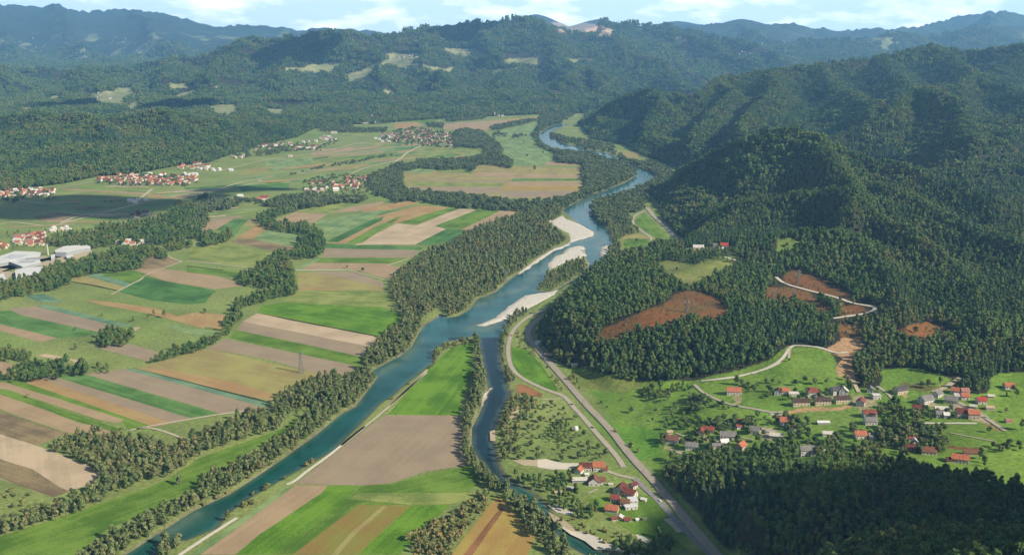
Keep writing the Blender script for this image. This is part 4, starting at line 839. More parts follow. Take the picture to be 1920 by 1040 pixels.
zone('river', "I 500,335 600,380 820,430 960,440 1090,500 1190,560 1130,640 900,790 880,890 800,920 650,930 750,1040 400,1040 340,900 350,850 430,800 640,740 870,665 990,565 960,520 780,470 600,400", 10.5, 'grey-green tree on the right bank of the upper bend', 'trees on the right bank of the upper bend')
zone('river', "L -60,-60 420,0 400,80 180,90 290,130 280,200 380,270 310,295 200,320 170,360 180,480 60,560 60,420 100,330 60,230 -20,120", 10, 'grey-green tree on the right bank opposite the white gravel bar', 'trees on the right bank opposite the gravel bar')
zone('river', "H 1330,260 1400,245 1430,340 1550,400 1640,450 1640,500 1540,440 1400,380", 12, 'dark tree on the left bank far up the river', 'trees on the left bank far upriver', .8)
zone('river', "H 1500,250 1640,285 1700,370 1920,420 1980,440 1980,490 1740,420 1560,360 1510,310", 12, 'dark tree on the right bank far up the river', 'trees on the right bank far upriver', .8)
zone('river', "I 0,170 250,210 560,250 590,330 820,430 600,370 330,340 100,300 0,220", 12, 'dark tree at the foot of the steep hill far up the river', 'trees at the foot of the steep hill', .8, .5)
zone('river', "H 1050,215 1380,135 1300,125 1000,185 920,200 960,225", 13, 'dark tree in the far hedge by the upper fields', 'trees of the far hedge', .8)
zone('river', "H 490,125 870,95 900,115 520,145", 13, 'dark tree in the hedge below the far church', 'trees of the hedge below the far church', .8)
zone('river', "H 300,165 470,175 470,205 340,195", 13, 'dark tree behind the far village', 'trees behind the far village', .8)
zone('river', "H 1400,130 1440,60 1750,70 1560,200 1420,260 1380,230", 13, 'grey-green tree around the far end of the river', 'trees around the far end of the river', .8)
zone('river', "H 960,240 1130,270 1340,270 1340,310 1050,310 960,300", 14, 'dark tree in the far green fields', 'trees in the far green fields', .7, .35)
zone('river', "G 1190,190 1500,160 1520,220 1840,210 1840,240 1400,250 1200,230", 13, 'dark tree in the band below the church knoll', 'trees below the church knoll', .8)
zone('river', "G 760,670 1000,630 1010,640 780,690 1130,600 1230,570 1240,590 1140,605", 13, 'dark tree in the field hedge left of the mid left village', 'trees of the field hedge', .6)
zone('river', "G 1300,560 1550,520 1920,455 1920,470 1560,540 1310,580", 13, 'dark tree in the hedge behind the mid left village', 'trees of the hedge behind the village', .6, .7)
zone('river', "G 360,890 560,900 660,930 640,940 380,915", 12, 'dark tree by the lone houses in the cloud shadow', 'trees by the lone houses', .7)
zone('river', "G 0,880 100,870 400,920 380,960 0,1000", 11, 'dark tree in the cloud shadow at the edge of the wood', 'trees in the cloud shadow', 1, .8)
zone('river', "G 300,370 560,330 640,370 420,460 560,440 900,400 900,440 650,470 360,490", 13, 'tree among the houses at the foot of the left wooded hill', 'trees among houses at the foot of the hill', .7, .5)
zone('river', "R5 1080,575 1160,480 1300,410 1350,400 1380,445 1370,470 1270,520 1200,560 1120,580", 8, 'olive tree on the river island below the gravel bar', 'trees on the river island', .8)
zone('river', "R5 880,760 930,745 1000,740 950,790 910,840 870,960 870,870", 7.5, 'olive tree at the tip between river and road', 'trees at the tip between river and road', .7)
zone('river', "J 60,240 220,130 340,80 360,130 250,250 160,330 100,400", 8, 'olive tree on the spit below the gravel bar', 'trees on the spit below the gravel bar', .8)
zone('bush', "S1 1040,1040 1180,900 1320,800 1500,700 1700,560 1850,450 1860,420 1700,520 1540,615 1380,710 1260,790 1180,880 1050,950", 9, 'bush or small tree scattered along the right bank by the white track', 'bushes scattered along the right bank', 1.5, .55)
zone('bush', "O 830,1000 940,920 1100,800 1300,640 1420,520 1400,430 1600,380 1700,370 1700,420 1440,480 1320,640 1120,820 900,1020", 7, 'golden bush along the bank at the left edge of the wedge meadow', 'golden bushes at the edge of the wedge meadow', 1.2, .85)
zone('river', "O 1280,540 1320,460 1390,470 1380,580 1310,610", 7, 'rounded tree on the bank at the left edge of the wedge meadow', 'rounded trees at the edge of the wedge meadow', .8)
# village
zone('hill', "M 720,370 780,310 880,290 960,330 960,370 880,430 760,430", 8, 'dark tree in the round clump on the meadow left of the village', 'trees of the round clump on the meadow', .8)
zone('hill', "M 960,330 1230,260 1250,330 1100,370 980,370", 8, 'dark tree in the hedge above the meadow left of the village', 'trees of the hedge above the meadow', .7)
zone('orch', "M 1170,450 1290,400 1360,440 1380,540 1260,580 1190,560", 7, 'dark tree in the group on the meadow below the village road bend', 'trees of the group below the road bend', 1.4)
zone('orch', "T1 200,380 480,330 560,560 430,700 300,640 100,560", 9, 'small tree on the slope left of the village houses', 'small trees on the slope left of the village', 1, .7)
zone('orch', "T1 500,520 1150,560 1150,640 850,740 640,640 500,640", 7.2, 'garden tree among the lower left village houses', 'garden trees among the lower left houses', 1.35, .9)
zone('orch', "T1 100,700 600,640 640,760 820,830 820,880 560,900 400,1000 330,900 120,820", 7.2, 'garden tree beside the row of lowest village houses', 'garden trees by the lowest houses', 1.35, .85)
zone('hill', "T1 1330,760 1440,730 1440,980 1610,985 1625,780 1872,720 1872,960 1640,1030 1350,1040", 8.5, 'dark garden tree around the tall grey roofed house', 'dark trees around the tall grey roofed house', .75)
zone('hill', "T2 420,380 640,350 740,420 860,480 860,560 500,570 470,470", 7.5, 'dark tree in the shady grove at the heart of the village', 'trees of the shady grove in the village', .85)
zone('hill', "T2 120,170 200,180 240,280 160,270", 7, 'dark conifer-like tree right of the steep meadow', 'trees right of the steep meadow', .8)
zone('orch', "T2 400,230 640,250 600,330 420,300", 7.5, 'garden tree in the upper part of the village', 'garden trees in the upper village', 1.3, .85)
zone('orch', "T2 500,600 1100,600 1120,860 900,840 700,880 560,760 460,720", 6.8, 'garden tree among the lower right village houses', 'garden trees among the lower right houses', 1.4, .9)
zone('orch', "T2 760,400 1250,440 1420,540 1250,570 900,560", 7.5, 'garden tree in the dense right part of the village', 'garden trees in the dense right part', 1.2, .8)
zone('hill', "T2 -300,1090 150,990 220,800 420,800 560,900 900,960 1100,1030 1500,1040 1872,1150 1872,1240 -300,1240", 8, 'dark tree at the upper edge of the shaded wood under the village', 'trees along the upper edge of the shaded wood', .85)
zone('hill', "T1 120,960 400,960 620,900 850,880 1150,760 1320,780 1320,1000 120,1060", 8, 'dark tree at the upper left edge of the shaded wood', 'trees at the upper left edge of the shaded wood', .8)
zone('hill', "T2 1440,860 1530,900 1500,960 1420,930", 8, 'dark tree behind the bright orange roofed house', 'dark trees behind the bright orange roof', .8)
zone('hill', "T2 1640,240 1800,200 1872,330 1700,320", 9, 'dark tree below the lone orange roof at the right', 'dark trees below the lone orange roof', .7, .5)
zone('orch', "T2 1500,780 1840,760 1872,840 1700,860 1560,830", 9, 'dark round tree on the meadow near the right edge', 'round trees on the meadow near the right edge', 1.2)
zone('hill', "T2 860,180 1200,140 1280,60 1460,120 1440,260 1240,250 1050,230 880,240", 9, 'brownish tree above the dense right part of the village', 'brownish trees above the right part of the village', .7, .7)
zone('orch', "T1 1290,480 1400,520 1560,560 1500,680 1400,700 1450,600 1260,640 1150,560", 7.5, 'garden tree around the bright orange roofed house', 'garden trees around the bright orange roof', 1.3, .85)
zone('orch', "T1 1150,250 1700,250 1872,300 1872,340 1500,345 1130,330", 8, 'garden tree in the upper row of village houses', 'garden trees of the upper row', 1.25, .8)
zone('orch', "T1 880,200 1060,240 1060,280 900,260", 7, 'garden tree right of the long orange roof', 'garden trees right of the long orange roof', 1.1, .7)
zone('orch', "T1 520,320 700,390 860,440 840,470 640,420 480,340", 8, 'dark tree along the bending village road', 'dark trees along the bending village road', 1.1, .8)
zone('orch', "T2 1080,640 1500,640 1500,700 1100,690", 13, 'small tree on the meadow under the long pale road', 'small trees under the long pale road', 1, .5)
zone('bush', "R6 860,700 1020,690 1040,760 980,850 860,820", 7, 'low bush on the cleared strip under the zigzag road', 'bushes under the zigzag road', 1, .7)
zone('bush', "R6 740,620 900,640 880,720 830,700", 6, 'dark green bush between rust patches by the zigzag road', 'bushes between the rust patches', 1.3)
zone('orch', "T1 130,540 1150,520 1320,700 1330,1000 120,1000", 8.5, 'garden tree scattered between the lower left village houses', 'trees scattered between the lower left houses', 1.25, .42)
zone('orch', "T2 200,600 560,600 560,830 200,830", 8, 'garden tree around the square orange roof', 'trees around the square orange roof', 1.3, .6)
zone('orch', "T1 1330,650 1440,640 1872,660 1872,780 1440,800 1330,760", 7.5, 'garden tree below the playing field in the village', 'trees below the playing field', 1.3, .55)
zone('orch', "T1 -100,300 500,200 850,420 1150,500 800,540 300,420", 14, 'small tree dotted over the slope above the lower houses', 'trees dotted over the slope', 1.1, .5)
for q_, l_ in (("F 950,575 1400,550 1900,560 1920,660 1130,655 950,630", 'the dense rows by the left wooded hill'), ("F -60,760 50,700 520,680 560,790 -60,810", 'the village at the left edge'), ("G 560,360 930,340 1180,380 1350,280 1380,330 1180,430 720,430 560,430", 'the strip village'),
               ("H -120,260 200,190 560,250 600,400 200,370 -120,350", 'the big far village'), ("G 1020,690 1450,640 1700,680 1650,840 1030,850", 'the mid left village'), ("C 60,380 700,340 720,420 460,540 60,560", 'the village above the factory')):
    zone('hill', q_, 15, 'garden tree between the houses of '+l_, 'garden trees of '+l_, .5, .5)
for q_ in ("W 1238,578 1262,553 1290,546 1325,550 1350,563 1368,585 1350,604 1290,602 1255,612", "W 1120,640 1130,615 1180,596 1238,572 1258,585 1262,598 1240,614 1190,618 1165,640"):
    zone('bush', q_, 7, 'low scrub bush on the rounded rust clearing', 'scrub on the rounded rust clearing', .55, .3)
zone('bush', "R6 470,560 560,555 700,590 760,640 835,700 820,735 700,690 620,645 520,645 460,640", 7, 'low scrub bush on the rust patch below the zigzag road', 'scrub below the zigzag road', .55, .3)
zone('bush', "R6 560,480 640,465 750,500 850,560 930,590 975,645 900,640 700,575 560,530", 7, 'low scrub bush on the rust patch above the zigzag road', 'scrub above the zigzag road', .55, .25)
zone('bush', "R6 1170,810 1280,770 1380,750 1565,832 1400,855 1380,885 1280,885", 7, 'low scrub bush on the right hand rust patch', 'scrub on the right hand rust patch', .55, .3)
zone('hill', "L 130,540 400,520 560,600 620,680 420,660 260,640", 8.5, 'dark tree at the left end of the hilltop meadow', 'trees at the left end of the hilltop meadow', .8, .8)
zone('hill', "L 640,470 860,460 1000,480 1180,480 1180,540 1000,540 880,600 800,560 700,540", 9, 'tree between the hilltop meadow and its farm', 'trees between hilltop meadow and farm', .6, .7)
zone('hill', "L 470,380 560,340 540,460 480,480", 8, 'tree beside the red roofed house under the hill', 'trees beside the house under the hill', .6)
zone('hill', "L 500,470 1300,450 1340,560 1200,520 800,500 560,560 480,560", 9, 'dark tree along the top of the knoll behind the meadow', 'trees along the top of the knoll', .8, .8)

# buildings are placed before the trees so that trees keep clear of them
SITES = []   # (X, Y, radius)
RC = dict(red=(140,76,62), darkred=(108,60,52), orange=(184,112,82), brown=(128,88,70), grey=(132,128,124), darkgrey=(86,82,84), pale=(206,200,188), pink=(168,120,106), bright=(176,72,60), white=(238,234,226), dark=(84,66,60), tan=(190,170,140))
RM = {k: mat('roof tiles '+k, al(v, .92), col2=al(tuple(min(255, c*1.16+6) for c in v)), scale=.55, bump=.06, bscale=2.5) for k, v in RC.items()}
WC = dict(white=(240,234,222), cream=(232,214,176), grey=(186,184,178), yellow=(226,196,130), pale=(214,200,180), wood=(120,92,66))
WMt = {k: mat('plaster '+k, al(v), var=.05, scale=.4) for k, v in WC.items()}
m_glass = mat('window glass', (.03,.04,.05), rough=.15, spec=.6); m_frame = mat('window frame', (.55,.52,.48)); m_door = mat('door wood', (.12,.07,.04)); m_brick = mat('chimney brick', (.32,.18,.13), scale=2)
def quadmesh(name, sx, sy, sz, m): mb = MB(); mb.box(-sx/2, sx/2, -sy/2, sy/2, 0, sz); return mb.mesh(name, m)
win_me = quadmesh('window', 1.25, .12, 1.35, m_glass); fr_me = quadmesh('window frame', 1.6, .08, 1.7, m_frame); door_me = quadmesh('door', 1.2, .14, 2.1, m_door)
def wall_mesh(L, D, h, rise, m):
    x, y = L/2, D/2; v = [(-x,-y,-3),(x,-y,-3),(x,y,-3),(-x,y,-3),(-x,-y,h),(x,-y,h),(x,y,h),(-x,y,h),(-x,0,h+rise),(x,0,h+rise)]
    return mesh_np('walls', v, [(0,1,5,4),(2,3,7,6),(1,2,6,9,5),(3,0,4,8,7)], m)
def roof_mesh(L, D, h, rise, m, hip=0., over=.7, th=.22):
    x, y = L/2+over*.8, D/2+over; dz = rise/(D/2)*over; zr = h+rise; ze = h-dz; q = hip*D/2
    top = [(-x,-y,ze+th),(x,-y,ze+th),(x,y,ze+th),(-x,y,ze+th),(-x+q,0,zr+th),(x-q,0,zr+th)]; bot = [(a, b, c-th) for a, b, c in top]
    f = [(0,1,5,4),(2,3,4,5),(1,2,5),(3,0,4)] if hip else [(0,1,5,4),(2,3,4,5)]
    F2 = f+[tuple(6+i for i in reversed(g)) for g in f]
    if hip: F2 += [(0,6,7,1),(1,7,8,2),(2,8,9,3),(3,9,6,0)]
    else: F2 += [(0,6,7,1),(2,8,9,3),(1,7,11,5),(5,11,8,2),(3,9,10,4),(4,10,6,0)]
    return mesh_np('roof', top+bot, F2, m)
def flat_roof(L, D, h, m):
    mb = MB(); mb.box(-L/2-.4, L/2+.4, -D/2-.4, D/2+.4, h, h+.45); return mb.mesh('roof', m)
def house(X, Y, z, L, D, h, rise, ang, roof, wallc, label, group=None, hip=0, near=True, flat=False, name='house', cat='house'):
    o = tag(obj(name, None, None, (X, Y, z), ang), label, cat, group)
    if flat:
        mb = MB(); mb.box(-L/2, L/2, -D/2, D/2, -3, h); obj('walls', mb.mesh('walls', WMt[wallc]), o); obj('roof', flat_roof(L, D, h, RM[roof]), o)
    else:
        obj('walls', wall_mesh(L, D, h, rise, WMt[wallc]), o)
        rf = obj('roof', roof_mesh(L, D, h, rise, RM[roof], hip), o)
        if near and name == 'house':
            mb = MB(); mb.box(L*.18, L*.18+.9, .3, 1.1, h+rise*.5, h+rise+1.1); obj('chimney', mb.mesh('chimney', m_brick), rf)
    if near and name == 'house':
        n_ = max(2, int(L/3.2)); rows = [1.0] if h < 4.5 else [.9, 3.6] if h < 7 else [.9, 3.6, 6.3]
        for zi, zz in enumerate(rows):
            for i in range(n_):
                xx = -L/2+L*(i+.5)/n_
                if zi == 0 and i == n_//2: q = obj('door', door_me, o, (xx, -D/2-.04, 0)); continue
                obj_w(o, xx, -D/2-.05, zz, 0)
            for yy in (-D*.22, D*.22):
                obj_w(o, L/2+.05, yy, zz, math.pi/2); obj_w(o, -L/2-.05, yy, zz, math.pi/2)
        if not flat and not hip:
            obj_w(o, L/2+.05, 0, h+rise*.25, math.pi/2)
    SITES.append((X, Y, max(L, D)*.5+(.5 if Y < 1700 else 1.5)))
    return o
def obj_w(o, x, y, z_, rz): f = obj('window', fr_me, o, (x, y, z_), rz); obj('pane', win_me, f, (0, 0, .16))
NEAR = """T1|810,300|17|10|4.6|orange|-6|white|house with a long orange roof, alone above the village road
T1|1240,310|8|8|4.6|darkred|75|white|house with a steep dark red gable, leftmost of the upper row
T1|1312,300|9|8|4.2|orange|-4|white|small orange roofed house attached to the dark red gable
T1|1392,318|11|6|2.8|pale|-3|white|low pale flat shed beside the small orange roof
T1|1580,310|15|10|5|red|0|white|white house with a red hipped roof in the upper row
T1|1800,300|11|9|5|darkgrey|15|white|house with a dark grey roof, left of the white gabled house
T2|110,305|9|10|5|pale|75|white|white gabled house behind the right end of the long dark roofed blocks
T1|1462,412|19|8|5.5|dark|1|cream|long pale block with dark roof, leftmost of three
T1|1672,405|18|8|5.5|dark|1|cream|long pale block with dark roof, middle of three
T2|95,390|17|8|5.5|dark|5|cream|long pale block with dark maroon roof, rightmost of three
T1|1318,598|13|10|4.6|orange|-12|white|bright orange roofed house at the end of the village road
T1|1382,650|5|6|3|red|60|white|tiny red annex below the bright orange roofed house
T1|1680,598|13|5|2.6|white|0|grey|low shed with a white roof on the meadow below the three blocks
T1|1725,705|11|7|3|pale|-8|white|small building with a pinkish white roof under the white roofed shed
T1|490,705|9|9|4.4|red|70|cream|cream gable end of the red L-shaped farmhouse
T1|560,680|13|8|4.4|red|-15|cream|red roofed wing behind the cream gable
T1|752,735|17|10|4.4|grey|-8|white|broad grey roofed house in the lower left village
T1|1010,690|11|9|5|grey|-20|white|white house with grey roof at the village crossroads
T1|215,770|14|9|4.4|brown|-20|white|brownish red house, leftmost of the village
T1|400,840|13|9|4.4|grey|-12|white|grey roofed house second from the left in the lowest row
T1|655,825|13|7|3|grey|5|pale|low grey shed in the shade under the broad grey roof
T1|715,795|9|7|3.4|white|15|white|pale roofed outbuilding under the broad grey roof
T1|878,835|11|9|4|orange|50|pale|orange roofed house at the edge of the dark wood
T1|1225,725|14|8|3|pale|-18|pale|pale roofed barn right of the crossroads
T1|1520,905|14|9|7.8|grey|0|white|tall three storey white house with grey roof amid dark trees
T1|878,580|7|5|3|darkred|0|white|little dark red roof above another little red roof
T1|865,635|8|6|3|red|10|white|little red roof below the little dark red one
T1|185,695|6|5|3|tan|0|cream|tiny tan shed behind the leftmost brownish red house
T1|1690,890|4|5|3|white|60|white|tiny white hut right of the tall grey roofed house
T2|280,415|9|9|5|red|60|white|white house with a steep red gable right of the three long blocks
T2|430,350|9|7|4.5|white|0|white|white cubic house with pale roof above the shady grove
T2|362,520|14|9|4.6|red|-2|white|wide red and orange roofed house left of the shady grove
T2|372,595|13|9|4.4|grey|0|white|grey roofed house just below the wide red roof
T2|272,725|12|9|4.4|orange|0|white|square orange roof above the wood edge
T2|385,735|7|7|3.6|grey|0|white|small grey roof right of the square orange roof
T2|665,295|15|10|4.6|darkgrey|18|cream|dark roofed house with cream wall under the upper right meadow
T2|372,285|7|7|4.5|grey|70|white|small grey roofed house in the trees above the white cube
T2|915,385|15|11|4.6|grey|22|white|large grey roof at the left of the dense right cluster
T2|1030,325|9|8|4|grey|30|white|grey roofed house behind the large grey roof
T2|840,470|13|8|4.4|darkred|-10|white|dark red roofed house at the left of the dense cluster
T2|1070,480|16|7|4|pale|-6|pale|long pale roofed farm building in the dense cluster
T2|1048,525|9|7|4.4|grey|-5|grey|blue grey house under the long pale roof
T2|1110,535|6|6|4|white|-5|grey|white fronted house beside the blue grey one
T2|1155,385|15|9|4.4|grey|-22|white|long grey roof in the middle of the dense cluster
T2|1198,300|9|8|4.4|orange|-30|white|orange roof, topmost of the dense cluster
T2|1288,305|9|8|4.4|pink|0|white|pinkish roof right of the topmost orange roof
T2|1292,352|9|7|4|orange|-4|white|small orange roof below the pinkish one
T2|1262,525|12|10|6|darkred|-5|pale|large dark red half of the double farmhouse
T2|1372,535|12|9|6|orange|-5|pale|orange half of the double farmhouse
T2|1452,395|10|8|4.2|bright|0|white|bright crimson roof at the right of the dense cluster
T2|1720,250|11|8|4|orange|0|white|lone orange roofed house high at the right edge
T2|1225,350|8|6|4|pale|-20|white|small pale roof below the topmost orange roof
T2|1535,455|9|6|3|tan|-5|pale|tan roofed shed by the cluster's right side
T2|1722,580|7|5|2.6|pink|0|pale|pinkish hut on the meadow at the right edge
T2|765,785|12|8|4|red|-2|white|red roof above the lowest dark red one
T2|798,800|5|6|5|white|80|white|narrow white gable between two red roofs
T2|778,850|12|7|3.6|darkred|-6|pale|dark red roof by the wood edge
T2|940,885|14|9|4|brown|-12|white|brownish orange roof with white gable by the wood edge
T2|1245,965|16|9|5|orange|-18|white|bright orange roof with white walls, lowest right in the village
T2|1155,965|8|7|3|darkred|-10|pale|dark red shed left of the lowest bright orange roof
T2|1348,895|13|6|3|brown|-8|pale|brown red roofed barn above the lowest bright orange roof
T2|1545,345|7|5|3|pale|-10|pale|pale shed above the crimson roof
T2|880,765|7|5|3|pale|-15|pale|pale shed right of the red roofs
T2|1375,445|7|5|3|pale|-25|pale|pale shed beside the sloping village lane
T3|405,210|13|9|5|darkred|-4|white|dark red roofed wing of the farm by the sandy yard
T3|535,212|12|10|5.5|orange|-4|white|bright orange roofed farmhouse by the sandy yard
T3|342,240|10|7|4|orange|65|white|orange roofed barn across the farmyard
T3|345,325|15|7|3|pale|0|grey|long shed with a pale flat-looking roof below the farmyard
T3|488,345|12|11|4.4|brown|85|white|brown red roofed house below the farmyard
T3|566,340|7|7|4|brown|0|white|small brown red roof right of the other one
T3|595,230|5|7|3.4|brown|-5|red wall|annex at the right end of the farmhouse
T3|750,435|12|11|5.5|darkred|60|white|large dark red roof, top of the lower hamlet
T3|838,468|13|9|5|red|-38|white|red roof sloping beside the large dark red one
T3|695,515|9|8|4|red|-15|white|red roof at the left of the lower hamlet
T3|790,555|9|7|4|brown|-12|white|reddish brown roof in the middle of the lower hamlet
T3|862,545|9|9|5|white|5|white|white flat roofed house in the lower hamlet
T3|845,592|12|6|3|white|12|white|long low white wall house under the white flat roof
T3|663,620|12|9|4|orange|-15|pale|orange roofed barn, lowest big roof of the hamlet
T3|685,700|5|5|2.6|red|0|white|small red shed beside the pale caravan-like hut
T3|736,692|5|7|3|pale|70|pale|pale hut between two small red sheds
T3|815,712|6|5|2.6|red|-15|white|small red shed right of the pale hut
T3|872,385|7|6|4|darkred|40|white|small dark roof behind the large dark red one
T3|972,515|5|4|2.6|white|-30|white|white hut at the right of the hamlet
T3|418,270|4|4|2.6|white|0|white|white hut inside the farmyard
T3|905,708|2.5|2.5|2|white|20|white|tiny white hut on the hamlet lawn, left one
T3|980,702|3|2.5|2|grey|0|pale|tiny grey hut on the hamlet lawn, right one
T3|262,405|7|4|2.4|pale|-20|grey|greenish pale glasshouse in the farm garden
T3|140,440|7|3|2.2|tan|0|pale|low tan shed at the left of the farm garden
T3|650,365|4|3|2.2|pale|0|white|tiny pale hut by the lane to the hamlet
L|585,405|13|11|6|red|0|white|white house with red roof under the knoll beside the river road
L|930,455|19|11|4.5|pale|-4|pale|farm building with broad pale roof behind the hilltop meadow
L|1182,440|14|11|5.5|bright|-12|white|bright red roofed house on top of the knoll
L|1085,462|8|7|3.5|darkgrey|-8|white|white shed between the pale and the red farm roofs
L|1150,470|11|8|4|white|-12|white|white house in front of the bright red roof
L|1095,420|8|6|3|grey|-8|pale|grey shed behind the knoll farm
J|470,450|9|8|4|white|30|white|white hut alone right of the railway curve
J|562,565|10|7|3|tan|0|wood|tan shed between railway and wood
J|815,660|8|5|2.8|pale|0|pale|pale shed at the upper corner of the big meadow
K|905,455|4|3|2.4|grey|0|wood|small dark shed beside the white dome
G|650,905|22|14|6|red|8|white|red roofed farm by the wood in the middle distance
G|605,915|14|11|5|orange|8|white|orange roofed farm building left of the red one
G|420,885|14|11|5|white|0|white|lone white house on the far road
G|205,895|15|11|5|grey|0|white|lone pale house at the edge of the cloud shadow
G|330,628|13|10|4.5|white|0|white|lone white house in the far green fields
G|905,490|14|10|4.5|tan|0|white|lone house beside the far field road""".split('\n')
for ln in NEAR:
    zk, p_, L, D, h, rc, an, wc_, lab = ln.split('|'); px_, py_ = Q(zk+' '+p_)[0]; X, Y, z = hit(px_, py_); L, D, h = float(L), float(D), float(h)
    wc_ = 'pale' if wc_ not in WMt else wc_; flat = rc == 'white' and h < 5.2 and 'flat' in lab or 'cubic' in lab
    shed = any(k in lab for k in ('shed', 'hut', 'barn', 'annex', 'glasshouse', 'outbuilding'))
    house(X, Y, z, L, D, h, D*.5*(.75 if h > 3.3 else .5), R(float(an)), rc, wc_, lab, None, 1 if 'hipped' in lab else 0, Y < 2500, flat, 'shed' if shed else 'house', 'shed' if shed else 'house')
# the villages further off, house by house
FAR = [("F 950,620 1000,585 1150,600 1400,590 1660,600 1900,590 1920,640 1690,665 1130,645", 60, 'red orange pink orange', 'small orange roofed house in the dense rows at the foot of the left wooded hill', 'houses in dense rows at the foot of the left wooded hill'),
 ("F 1150,560 1640,545 1900,560 1900,600 1640,600 1150,600", 22, 'pale red white orange', 'pale or red roofed house behind the dense rows at the wood edge', 'houses behind the dense rows'),
 ("F 1720,465 1960,452 2060,500 1740,505", 13, 'red orange pale', 'house of the small group up the slope right of the dense rows', 'houses of the small group above the dense rows'),
 ("F -60,760 50,715 170,700 330,705 520,690 545,760 330,770 40,780", 34, 'red orange brown pale', 'house of the village at the left picture edge below the wooded hill', 'houses of the village at the left edge'),
 ("G 560,420 600,385 700,360 930,355 935,395 720,415", 20, 'red pink brown pale', 'house in the reddish strip village along the hill foot', 'houses of the reddish strip village'),
 ("G 940,400 1180,385 1180,415 960,420", 9, 'red pink pale', 'house at the right end of the strip village', 'houses at the right end of the strip village'),
 ("G 1000,345 1150,330 1160,350 1010,355", 4, 'pale grey', 'pale house just above the strip village', 'pale houses above the strip village'),
 ("G 1190,310 1220,285 1340,300 1350,330 1230,330", 14, 'pale grey pink', 'pale house at the far corner of the left wooded hill', 'pale houses at the far corner of the wooded hill'),
 ("G 340,495 480,480 470,500 350,505", 5, 'pale tan', 'pale house on the slope foot left of the strip village', 'pale houses on the slope foot'),
 ("G 0,590 60,575 150,610 250,615 200,640 0,620", 7, 'white pale', 'white house by the far road below the slope', 'white houses by the far road'),
 ("H 0,250 200,210 340,210 350,250 540,265 560,385 480,390 300,385 280,345 0,345", 72, 'red pink brown red', 'red roofed house packed in the big far village amid the fields', 'red roofed houses of the big far village'),
 ("G 1700,330 1820,280 1920,250 1920,345 1840,355", 18, 'grey pink pale', 'grey or pink roofed house at the left end of the big far village', 'houses at the left end of the big far village'),
 ("G 1450,700 1560,670 1650,700 1640,760 1600,810 1460,800 1440,750", 16, 'orange red pink', 'orange roofed house in the compact part of the mid left village', 'houses in the compact part of the mid left village'),
 ("G 1100,740 1160,725 1330,735 1340,760 1100,755", 5, 'red pink', 'red roofed house among trees at the top of the mid left village', 'red roofed houses at the top of the mid left village'),
 ("G 1030,790 1100,790 1200,780 1420,780 1420,820 1300,820 1160,840 1050,830", 12, 'white orange pink pale', 'pale walled house in the lower row of the mid left village', 'houses in the lower row of the mid left village'),
 ("C 130,470 220,440 420,400 440,500 400,525 140,525", 20, 'red orange pink pale', 'red roofed house of the village above the white factory halls', 'houses of the village above the factory'),
 ("C 460,380 520,365 680,355 690,380 540,400", 5, 'pale white', 'pale roofed house at the upper end of the factory village', 'pale houses above the factory village'),
 ("C -60,520 0,500 50,510 60,560 -60,570", 6, 'orange red', 'orange roofed house at the left edge above the factory', 'orange roofed houses at the left edge'),
 ("C 1110,500 1170,485 1240,490 1440,500 1440,525 1150,520", 7, 'orange pale tan', 'house between the wood and the belt right of the factory', 'houses between wood and belt'),
 ("C 1250,235 1340,215 1500,215 1490,240 1300,260", 5, 'brown darkred', 'dark roofed house standing in the cloud shadow', 'dark roofed houses in the cloud shadow'),
 ("C 1270,95 1380,88 1440,95 1400,110 1290,112", 4, 'white pale', 'white building at the far road junction', 'white buildings at the far road junction'),
 ("R2 260,325 330,305 440,315 440,330 270,335", 9, 'red pink pale', 'tiny house of the hamlet on the far ridge', 'houses of the hamlet on the far ridge'),
 ("R2 500,285 570,280 760,285 760,315 650,320 500,300", 10, 'pink pale red', 'tiny house right of the hamlet on the far ridge', 'houses right of the far ridge hamlet'),
 ("R1 450,525 640,515 640,550 600,555 460,540", 10, 'pink pale red', 'tiny house in the clearing on the left far hills', 'houses in the clearing on the left far hills'),
 ("R1 1385,520 1530,518 1530,535 1390,540", 6, 'pink red', 'tiny red roofed house in the forest of the far slope', 'red roofed houses in the far forest'),
 ("R1 0,215 400,190 700,215 950,250 900,340 600,345 400,330 0,320", 60, 'pale pale pink', 'tiny far house', 'tiny far houses'), ("R3 300,285 560,285 560,310 150,375 300,370 140,360", 14, 'pale white', 'tiny far house', 'tiny far houses'),
 ("R1 1050,465 1100,455 1100,470 1060,478", 3, 'pale pink', 'tiny pale house high on the far slope', 'pale houses high on the far slope')]
fars = []
shared = {}
for fi, (s, n_, cols, lab, grp) in enumerate(FAR):
    P_ = Q(s); x0, y0 = P_.min(0); x1, y1 = P_.max(0); got = []; tries = 0; cols = cols.split(); rr = random.Random(fi+50)
    while len(got) < n_ and tries < 4000:
        tries += 1; px_, py_ = rr.uniform(x0, x1), rr.uniform(y0, y1)
        if not inpoly(np.array([px_]), np.array([py_]), P_)[0]: continue
        X, Y, z = hit(px_, py_)
        if all((X-a)**2+(Y-b)**2 > (17 if Y < 4200 else 20)**2 for a, b, _ in got): got.append((X, Y, z))
    base = rr.choice([0, .2, -.3])
    for X, Y, z in got: fars.append((Y, X, z, rr.choice(cols), base+rr.choice([0, 0, 1.57])+rr.uniform(-.1, .1), rr.uniform(.75, 1.05), lab, grp))
fars.sort(key=lambda q: q[0])
nnear = len([1 for ln in NEAR if not any(k in ln for k in ('shed', 'hut', 'barn', 'annex', 'glasshouse', 'outbuilding'))])
keep = 300-nnear
